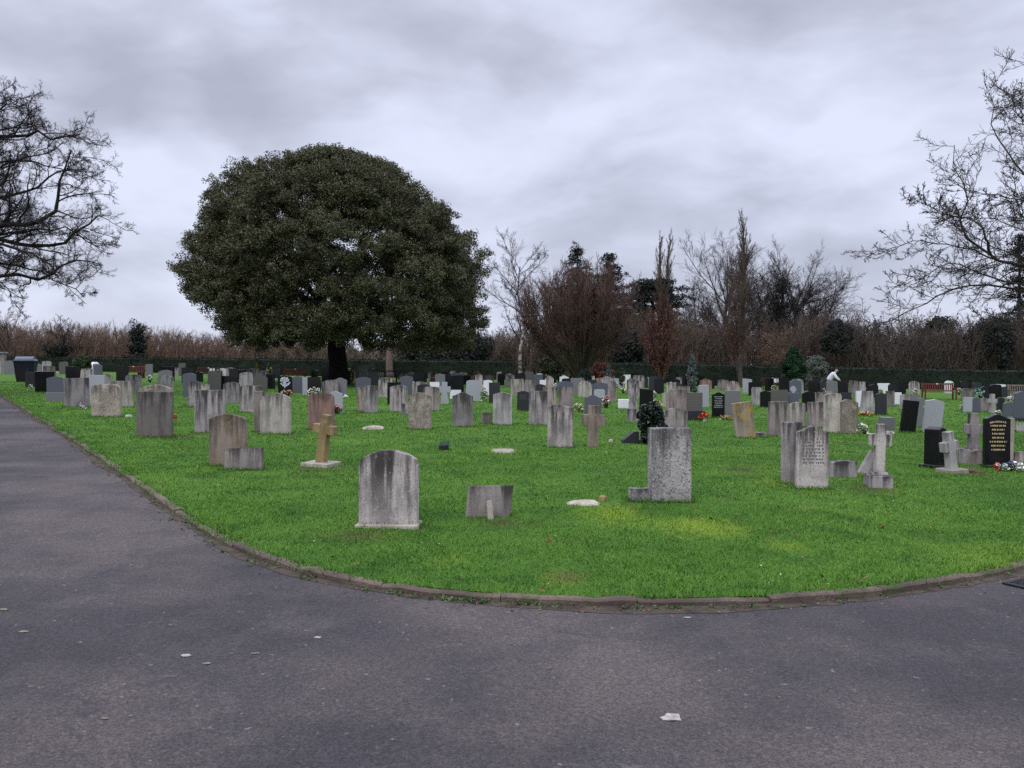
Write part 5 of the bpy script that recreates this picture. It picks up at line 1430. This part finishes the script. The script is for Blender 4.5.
place_bench(b_grey, 1025, 387, 46, 'weathered grey slatted bench at the right edge before the hedge', -8, True)
place_bench(copy_tree(b_dark), 773, 381, 60, 'dark bench with white flowers on it, beside the cypress', 0, True)
place_bench(copy_tree(b_dark), 386, 369, 62, 'dark bench at the foot of the pinkish tree trunk', 0, True)

# --- waste bin and gate pier at the road
def waste_bin():
    g = at_depth(26, 380, 50); g.z = ground_z(g.x)
    t = empty('waste_bin', g, (0, 0, R(18))); t.scale = (.80, .80, .98)
    bm = bmesh.new()
    lo = [bm.verts.new(q) for q in ((-.60, -.42, .14), (.60, -.42, .14), (.60, .42, .14), (-.60, .42, .14))]
    hi = [bm.verts.new(q) for q in ((-.72, -.55, 1.22), (.72, -.55, 1.22), (.72, .55, 1.22), (-.72, .55, 1.22))]
    bm.faces.new(lo[::-1]); bm.faces.new(hi)
    for i in range(4): bm.faces.new((lo[i], lo[(i + 1) % 4], hi[(i + 1) % 4], hi[i]))
    box(bm, -.76, .76, -.59, .59, 1.22, 1.30)
    bm_obj('body', bm, M['bin'], t)
    bm = bmesh.new(); n = 8; L, Rr = [], []
    for i in range(n + 1):
        a = math.pi * i / n; y, z = -.57 * math.cos(a), 1.303 + .26 * math.sin(a)
        L.append(bm.verts.new((-.62 if 0 < i < n else -.74, y, z))); Rr.append(bm.verts.new((.62 if 0 < i < n else .74, y, z)))
    for i in range(n): bm.faces.new((L[i], L[i + 1], Rr[i + 1], Rr[i]))
    bm.faces.new(L); bm.faces.new(Rr[::-1]); bmesh.ops.recalc_face_normals(bm, faces=bm.faces)
    bm_obj('lid', bm, M['bin_lid'], t)
    for sx in (-1, 1):
        for sy in (-1, 1):
            bm = bmesh.new(); bmesh.ops.create_cone(bm, cap_ends=True, segments=14, radius1=.10, radius2=.10, depth=.05, matrix=Matrix.Translation((sx * .5, sy * .34, .08)) @ Matrix.Rotation(R(90), 4, 'Y'))
            bm_obj('wheel', bm, M['rubber'], t)
    tag(t, 'large dark wheeled waste bin with a paler domed lid beside the road', 'waste bin')
waste_bin()
def pier():
    g = at_depth(-1, 372, 72); g.z = ground_z(g.x); t = empty('gate_pier', g)
    bm = bmesh.new(); box(bm, -.42, .42, -.42, .42, -.1, 1.75); bm_obj('shaft', bm, M['grey'], t)
    bm = bmesh.new(); vs = box(bm, -.52, .52, -.52, .52, 1.752, 1.88); top = bm.verts.new((0, 0, 2.06))
    bm_obj('cap', bm, M['grey2'], t)
    tag(t, 'square grey stone gate pier at the far left edge by the hedge', 'gate pier')
pier()
lump('stone_figure', 'white rounded figure draped over dark blue-grey headstone by the dome bush', 94, 375, 11, 13, 'white', 33, .35, 'statue', flat=.8)
# ---------------------------------------------------------------- the far rows: many small stones
ANCHORS = [(20, 'the waste bin'), (46, 'the slate-blue road-edge headstone'), (82, 'the green dome bush'), (133, 'the dark red bench'), (165, 'the dark banded headstone'),
           (208, 'the bench with white cards'), (247, 'the mauve-grey streaked headstone'), (263, 'the golden conifers'), (285, 'the carved emblem headstone'), (314, 'the white rose headstone'), (338, 'the oak trunk'),
           (390, 'the pinkish tree trunk'), (420, 'the mottled speckled headstone'), (444, 'the pale broad-armed cross'), (462, 'the black-streaked grey headstone'), (494, 'the dark rough headstone'), (521, 'the birch trunk'),
           (549, 'the pinkish carved headstone'), (584, 'the clipped ball bush'), (612, 'the pinkish tapering stone'), (633, 'the grey pedestal cross'), (662, 'the narrow rust-leaved tree'), (692, 'the young blue-green conifer'),
           (718, 'the silver-lettered headstone'), (741, 'the tall narrow pointed tree'), (773, 'the bench by the cypress'), (793, 'the cypress'), (816, 'the grey-green rounded shrub'), (850, 'the crumbling tan headstone'),
           (881, 'the carved-flower headstone'), (908, 'the tilted black headstone'), (938, 'the red bench'), (978, 'the teal wreath'), (1009, 'the gold-lettered headstone')]
MATN = {'char': 'charcoal', 'black': 'black', 'slate': 'slate-blue', 'grey': 'grey', 'grey2': 'pale grey', 'mid': 'mid-grey', 'pale': 'pale blue-grey', 'white': 'white', 'pink': 'pinkish', 'lime2': 'cream', 'dark': 'dark brown', 'red': 'red-brown'}
SHN = {'F': 'flat-topped', 'R': 'arched', 'P': 'gabled', 'O': 'curved-peak', 'S': 'round-cornered', 'H': 'round-topped', 'G': 'slope-topped'}
fr = random.Random(77); used = {}
far = []
for px0, px1, n, Y0, Y1 in ((2, 120, 12, 62, 74), (140, 330, 40, 54, 74), (345, 520, 70, 48, 74), (520, 720, 76, 46, 72), (720, 880, 46, 44, 66), (880, 1022, 28, 44, 62)):
    for i in range(n):
        px = px0 + (px1 - px0) * (i + fr.uniform(.1, .9)) / n
        Y = Y0 + (Y1 - Y0) * fr.random(); Y = round(Y / 2.6) * 2.6 + fr.uniform(-.2, .2)
        far.append((px, Y))
far.sort()
taken = []
for px, Y in far:
    gx = (px - 512) / F * Y
    if abs(px - 338) < 14 and Y < 57: continue
    if 912 < px < 962 and Y < 56: continue
    if any(abs(gx - a) < .85 and abs(Y - b) < 1.2 for a, b in taken): continue
    base = hor(px) + CAMZ * F / Y
    if any(abs(px - a[0]) < a[3] * .5 + 3 and abs(base - a[1]) < 2.2 for a in ANCH): continue
    taken.append((gx, Y))
    mt = fr.choices(('black', 'char', 'slate', 'grey', 'grey2', 'mid', 'pale', 'white', 'pink', 'lime2', 'dark', 'red'), (42, 18, 8, 8, 7, 6, 3, 10, 3, 3, 9, 3))[0]
    sh = fr.choice('FFRRPOSSHG'); h = fr.uniform(.68, 1.02); w = fr.uniform(.5, .78); k = Y / F
    size = 'tall' if h > .92 else ('low' if h < .76 else ('broad' if w > .68 else 'slim'))
    an = min(ANCHORS, key=lambda q: abs(q[0] - px)); side = 'behind' if abs(an[0] - px) < 4 else ('just left of' if px < an[0] else 'just right of')
    far_lab = f'far {size} {MATN[mt]} {SHN[sh]} headstone {side} {an[1]}'
    used.setdefault(far_lab, []).append((Y, px))
    if len(used[far_lab]) > 1: continue
    S(px, w / k, base - h / k, base, sh, mt, far_lab, t=.12, group='small headstones in the far rows')
# little spots of flowers among the far rows
cl = list('wrypcow')
names = {'white': 'white', 'red': 'red', 'pink': 'pink', 'yellow': 'yellow', 'cream': 'cream'}
fu = set()
for i in range(46):
    px = fr.uniform(130, 1015); Y = fr.uniform(42, 66); base = hor(px) + CAMZ * F / Y
    if abs(px - 338) < 14: continue
    c = fr.choices(list(names), (16, 6, 6, 5, 5))[0]
    an = min(ANCHORS, key=lambda q: abs(q[0] - px)); side = 'behind' if abs(an[0] - px) < 4 else ('just left of' if px < an[0] else 'just right of')
    lab = f'far bunch of {c} grave flowers {side} {an[1]}'
    if lab in fu: continue
    fu.add(lab); flowers(lab, px, base, fr.uniform(3.5, 6), fr.uniform(5, 9), [c, c, 'white'], fr.choice((None, 'pot', 'pot_pale')), group='grave flowers in the far rows')

# ---------------------------------------------------------------- the person tending a grave
def person():
    Y = 47; g = at_depth(828, 395, Y); g.z = ground_z(g.x)
    t = bpy.data.objects.new('person', None)
    def skin(name, J, E, mat, parent, sub=2):
        me = bpy.data.meshes.new(name); me.from_pydata([j[:3] for j in J], E, []); o = link(bpy.data.objects.new(name, me), parent)
        md = o.modifiers.new('skin', 'SKIN'); md.use_smooth_shade = True
        for i, j in enumerate(J): me.skin_vertices[0].data[i].radius = (j[3], j[4] if len(j) > 4 else j[3])
        me.skin_vertices[0].data[0].use_root = True
        o.modifiers.new('subsurf', 'SUBSURF').levels = sub; o.modifiers['subsurf'].render_levels = sub
        me.materials.append(mat); return o
    skinm = simple_mat('skin', (.42, .25, .19), .6, .1); coat = simple_mat('white_jacket', (.62, .63, .66), .8, .12); tr = simple_mat('dark_trousers', (.015, .017, .025), .85, .2)
    hair = simple_mat('grey_hair', (.25, .25, .26), .8, .2)
    # kneeling, bent forward towards +x; pelvis at the root
    J = [(0, 0, .52, .15), (.12, 0, .72, .15), (.26, 0, .92, .16), (.34, 0, 1.02, .09), (.40, 0, 1.08, .06), (.47, 0, 1.15, .10), (.50, 0, 1.22, .10),
         (.28, -.19, .96, .07), (.42, -.22, .74, .05), (.60, -.16, .60, .038), (.66, -.15, .55, .04),
         (.28, .19, .96, .07), (.44, .22, .76, .05), (.62, .16, .62, .038), (.68, .15, .57, .04),
         (.05, -.11, .46, .11), (.38, -.13, .42, .08), (.30, -.13, .08, .055), (.42, -.13, .04, .045),
         (.05, .11, .46, .11), (.22, .13, .08, .085), (-.18, .13, .07, .055), (-.30, .13, .05, .045)]
    E = [(0, 1), (1, 2), (2, 3), (3, 4), (4, 5), (5, 6), (2, 7), (7, 8), (8, 9), (9, 10), (2, 11), (11, 12), (12, 13), (13, 14), (0, 15), (15, 16), (16, 17), (17, 18), (0, 19), (19, 20), (20, 21), (21, 22)]
    o = skin('person', J, E, skinm, None)
    o.location = g + Vector((0, 0, .38)); o.rotation_euler = (0, 0, R(-12))
    up = lambda q, d: tuple(list(q[:3]) + [q[3] + d])
    skin('jacket', [up(J[i], .035) for i in (0, 1, 2, 3, 7, 8, 9, 11, 12, 13)], [(0, 1), (1, 2), (2, 3), (2, 4), (4, 5), (5, 6), (2, 7), (7, 8), (8, 9)], coat, o)
    skin('trousers', [up(J[0], .01)] + [up(J[i], .022) for i in (15, 16, 17, 19, 20, 21)], [(0, 1), (1, 2), (2, 3), (0, 4), (4, 5), (5, 6)], tr, o)
    skin('hair', [(.455, 0, 1.17, .105), (.475, 0, 1.25, .10)], [(0, 1)], hair, o)
    bpy.data.objects.remove(t)
    tag(o, 'person in a white jacket and dark trousers kneeling, head bowed over a grave', 'person')
    # raised grave mound they kneel on
    return o
pp = person()

# ---------------------------------------------------------------- road details
def scrap(name, label, cx, cy, wpx, mat, seed, asp=.6, cat='scrap'):
    g = on_ground(cx, cy, ROADZ); k = g.y / F; rs = random.Random(seed); n = 11; r = wpx * k / 2
    bm = bmesh.new(); V = []
    for i in range(n):
        a = i * 2 * math.pi / n; q = r * rs.uniform(.65, 1.1); V.append(bm.verts.new((q * math.cos(a), q * asp * math.sin(a), .001 + rs.uniform(0, .003))))
    f = bm.faces.new(V); e = bmesh.ops.extrude_face_region(bm, geom=[f]); bmesh.ops.translate(bm, vec=(0, 0, .003), verts=[q for q in e['geom'] if isinstance(q, bmesh.types.BMVert)])
    bmesh.ops.recalc_face_normals(bm, faces=bm.faces)
    o = bm_obj(name, bm, mat); o.location = g + Vector((0, 0, .001)); o.location.z = ground_z(g.x) + ROADZ; o.rotation_euler = (0, R(math.degrees(TILT)), R(rs.uniform(-20, 20)))
    tag(o, label, cat)
pale = simple_mat('pale_flattened_scrap', (.34, .30, .28), .8, .4, 40); tan = simple_mat('tan_dead_leaf', (.20, .165, .125), .8, .4, 40)
for a in (('flattened_scrap', 'largest pale flattened scrap lying alone on the tarmac below the grass', 672, 718, 25, pale, 1, .75),
          ('flattened_scrap', 'pale scrap on the tarmac, bigger of the two near the middle of the left road', 186, 656, 12, pale, 2), ('flattened_scrap', 'pale scrap just right of the bigger one on the left road', 207, 664, 9, tan, 3),
          ('fallen_leaf', 'small white leaf on the tarmac below the large arched headstone', 318, 638, 9, pale, 4, .6, 'leaf'), ('fallen_leaf', 'narrow tan leaf on the tarmac left of the small white leaf', 255, 654, 9, tan, 5, .4, 'leaf'),
          ('fallen_leaf', 'pale leaf on the tarmac near the kerb below the tall rough-hewn granite', 687, 618, 9, pale, 6, .4, 'leaf'), ('fallen_leaf', 'tiny white leaf on the tarmac just off the middle of the kerb', 612, 629, 3.5, pale, 7, .6, 'leaf'),
          ('fallen_leaf', 'pale leaf on the tarmac at the left frame edge', 4, 610, 11, tan, 8, .6, 'leaf'), ('fallen_leaf', 'tan leaf on the left road beyond the pale edge leaf', 24, 632, 12, tan, 9, .5, 'leaf'),
          ('fallen_leaf', 'tan flake on the left road, lowest of the pale flakes', 105, 719, 10, tan, 10, .4, 'leaf'), ('fallen_leaf', 'tan flake on the tarmac below the pair of pale scraps', 131, 717, 6, tan, 11, .4, 'leaf'),
          ('fallen_leaf', 'tiny white leaf on the tarmac between small white leaf and kerb weeds', 232, 654, 3, pale, 12, .6, 'leaf'), ('fallen_leaf', 'pale leaf on the tarmac in the middle, above the largest scrap', 549, 669, 7, tan, 13, .4, 'leaf')):
    scrap(*a)
def drain():
    g = on_ground(1031, 586, ROADZ); t = empty('drain_grate', (g.x + .06, g.y, ground_z(g.x) + ROADZ + .004), (0, R(1), R(32)))
    bm = bmesh.new()
    for x0, x1, y0, y1 in ((-.24, -.20, -.2, .2), (.20, .24, -.2, .2), (-.2, .2, -.2, -.16), (-.2, .2, .16, .2)): box(bm, x0, x1, y0, y1, 0, .012)
    bm_obj('frame', bm, M['iron'], t)
    bm = bmesh.new()
    for i in range(8): x = -.175 + .05 * i; box(bm, x - .013, x + .013, -.158, .158, .001, .009)
    bm_obj('grating', bm, M['iron'], t)
    t.scale = (.85, .85, 1)
    tag(t, 'cast iron drain grate in the road against the kerb', 'drain')
drain()
# weeds and debris along the foot of the kerb
rs = np.random.default_rng(9)
path = offset_curve(kerb, -.03); C = []
for q in path:
    px = 512 + F * q.x / q.y if q.y > 1 else -999
    dens = 9 if 410 < px < 570 else (2.5 if 150 < px < 760 else .6)
    if -50 < px < 1100:
        for _ in range(rs.poisson(dens * .55)):
            C.append((q.x + rs.normal(0, .07), q.y - abs(rs.normal(0, .035)), ground_z(q.x) + ROADZ + rs.uniform(.0, .02)))
C = np.array(C)
tag(leaf_obj('kerb_weeds', leaves(rs, C, 7, (.035, .025, .018), .013, .6, .7), M['weed'], None), kind='stuff')
C2 = []
for q in path:
    if q.y < 30:
        for _ in range(rs.poisson(2.2)): C2.append((q.x - abs(rs.normal(0, .10)) * .5, q.y - abs(rs.normal(0, .12)), ground_z(q.x) + ROADZ + .006))
tag(leaf_obj('leaf_litter', leaves(rs, np.array(C2), 1, (.06, .06, .002), .012, .6, 2.0), M['leaf_bronze'], None), kind='stuff')
# worm casts, daisies and leaves dotted over the turf
C3 = []
for _ in range(110):
    y = 5.5 + 22 * rs.random() ** 1.6; x = rs.uniform(-.7, .7) * y
    if kerb_side(np.array([x]), np.array([y]))[0]: C3.append((x, y, ground_z(x) + .03))
tag(leaf_obj('daisies', leaves(rs, np.array(C3), 2, (.01, .01, .004), .007, .8, 1.5), M['fl_cream'], None), kind='stuff')
C4 = []
for _ in range(110):
    y = 5.5 + 22 * rs.random() ** 1.5; x = rs.uniform(-.7, .7) * y
    if kerb_side(np.array([x]), np.array([y]))[0]: C4.append((x, y, ground_z(x) + .022))
tag(leaf_obj('dead_leaves', leaves(rs, np.array(C4), 2, (.03, .03, .004), .022, .6, 1.5), M['leaf_bronze'], None), kind='stuff')

# ---------------------------------------------------------------- the turf itself
g_rng = np.random.default_rng(11)
VV = []
for (y0, y1, dens, hmin, hmax, wd) in ((4.8, 9.0, 3400, .012, .034, .0046), (9.0, 15, 1300, .014, .036, .0065), (15, 26, 360, .018, .04, .011), (26, 48, 75, .025, .045, .022)):
    hw = .74 * y1 + 1.2
    n = int((y1 - y0) * 2 * hw * dens)
    X = g_rng.uniform(-hw, hw, n); Y = g_rng.uniform(y0, y1, n)
    k = (np.abs(X) < .74 * Y + 1.2) & kerb_side(X, Y)
    X, Y = X[k], Y[k]; n = len(X)
    # clumpy: taller and shorter turf
    cl = .5 + .5 * np.sin(X * 3.1 + 1.3 * np.sin(Y * 2.3)) * np.sin(Y * 2.7 + 1.1 * np.sin(X * 1.9))
    H = g_rng.uniform(hmin, hmax, n) * (.75 + .5 * cl); a = g_rng.uniform(0, 2 * np.pi, n); l = g_rng.normal(0, .55, (n, 2))
    Z = -TILT * X - .004
    b0 = np.stack([X - np.cos(a) * wd, Y - np.sin(a) * wd, Z], 1); b1 = np.stack([X + np.cos(a) * wd, Y + np.sin(a) * wd, Z], 1)
    tp = np.stack([X + l[:, 0] * H, Y + l[:, 1] * H, Z + H], 1)
    VV.append(np.stack([b0, b1, tp], 1).reshape(-1, 3))
# longer tufts the mower misses: round the stones and along the kerb
def blades_at(X, Y, H, wd, off=0.0):
    n = len(X); a = g_rng.uniform(0, 2 * np.pi, n); l = g_rng.normal(0, .5, (n, 2)); Z = -TILT * X - .006 + off
    b0 = np.stack([X - np.cos(a) * wd, Y - np.sin(a) * wd, Z], 1); b1 = np.stack([X + np.cos(a) * wd, Y + np.sin(a) * wd, Z], 1)
    tp = np.stack([X + l[:, 0] * H, Y + l[:, 1] * H, Z + H], 1)
    VV.append(np.stack([b0, b1, tp], 1).reshape(-1, 3))
for (x, y, a_, b_, yaw) in TUFT:
    n = int((a_ + b_) * 4 * (420 if y < 14 else 160)); u = g_rng.random(n) * (a_ + b_) * 4
    sx = np.where(u < 4 * a_, g_rng.uniform(-a_, a_, n), np.sign(g_rng.normal(size=n)) * a_); sy = np.where(u < 4 * a_, np.sign(g_rng.normal(size=n)) * b_, g_rng.uniform(-b_, b_, n))
    m_ = np.abs(g_rng.normal(0, .035, n)) ; sx = sx + np.where(u < 4 * a_, 0, np.sign(sx) * m_); sy = sy + np.where(u < 4 * a_, np.sign(sy) * m_, 0)
    c_, s_ = math.cos(yaw), math.sin(yaw)
    blades_at(x + sx * c_ - sy * s_, y + sx * s_ + sy * c_, g_rng.uniform(.03, .085, n), .005 if y < 14 else .008)
K_ = np.array([(q.x, q.y) for q in offset_curve(kerb, .072) if 2 < q.y < 40])
for rep_ in range(1):
    n = 34000; i_ = g_rng.integers(0, len(K_), n); o_ = g_rng.normal(0, 1, (n, 2)) * np.array([.07, .016])
    tuft = (np.sin(i_ * .31) + np.sin(i_ * .83 + 1) + np.sin(i_ * .13 + 2)) > g_rng.uniform(-2, 1.6, n)
    blades_at(K_[i_, 0][tuft] + o_[tuft, 0], K_[i_, 1][tuft] + o_[tuft, 1], g_rng.uniform(.02, .065, tuft.sum()), .005)
VV = np.concatenate(VV)
tag(np_mesh('grass', VV, 3, np.arange(len(VV)), M['blades']), kind='stuff')


#print('HEADSTONES', sum(1 for o in bpy.data.objects if o.get('category') == 'headstone'))

# ---------------------------------------------------------------- painted contact shade round the stone feet, silt in the gutter
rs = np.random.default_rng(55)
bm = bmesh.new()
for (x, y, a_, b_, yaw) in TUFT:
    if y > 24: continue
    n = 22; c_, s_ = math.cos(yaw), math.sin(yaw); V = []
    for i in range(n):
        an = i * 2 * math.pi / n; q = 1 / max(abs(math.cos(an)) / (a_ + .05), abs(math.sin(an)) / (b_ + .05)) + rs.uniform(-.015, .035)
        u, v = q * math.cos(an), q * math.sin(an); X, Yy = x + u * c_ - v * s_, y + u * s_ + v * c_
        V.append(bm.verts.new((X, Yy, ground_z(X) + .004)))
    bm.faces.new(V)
tag(bm_obj('soil_and_contact_shade', bm, simple_mat('painted_contact_shade', (.040, .034, .018), .95, .5, 14)), kind='stuff')  # dark soil-coloured rings standing in for contact shadow at the stone feet
bm = bmesh.new(); prev = None
near = [q for q in kerb if -26 < q.x < 7 and q.y < 40]
o1 = offset_curve(near, .01)
for i, q in enumerate(o1):
    wdt = .05 + .05 * (1 + math.sin(i * .23)) * (.5 + .5 * math.sin(i * .071 + 1)) + abs(rs.normal(0, .02))
    e = offset_curve(near[max(0, i - 1):i + 2], -wdt)[min(i, 1)]
    cur = (bm.verts.new((q.x, q.y, ground_z(q.x) + ROADZ + .004)), bm.verts.new((e.x, e.y, ground_z(e.x) + ROADZ + .0025)))
    if prev: bm.faces.new((prev[0], cur[0], cur[1], prev[1]))
    prev = cur
bmesh.ops.recalc_face_normals(bm, faces=bm.faces)
tag(bm_obj('gutter_silt', bm, simple_mat('gutter_silt', (.060, .048, .036), .95, .5, 9)), kind='stuff')
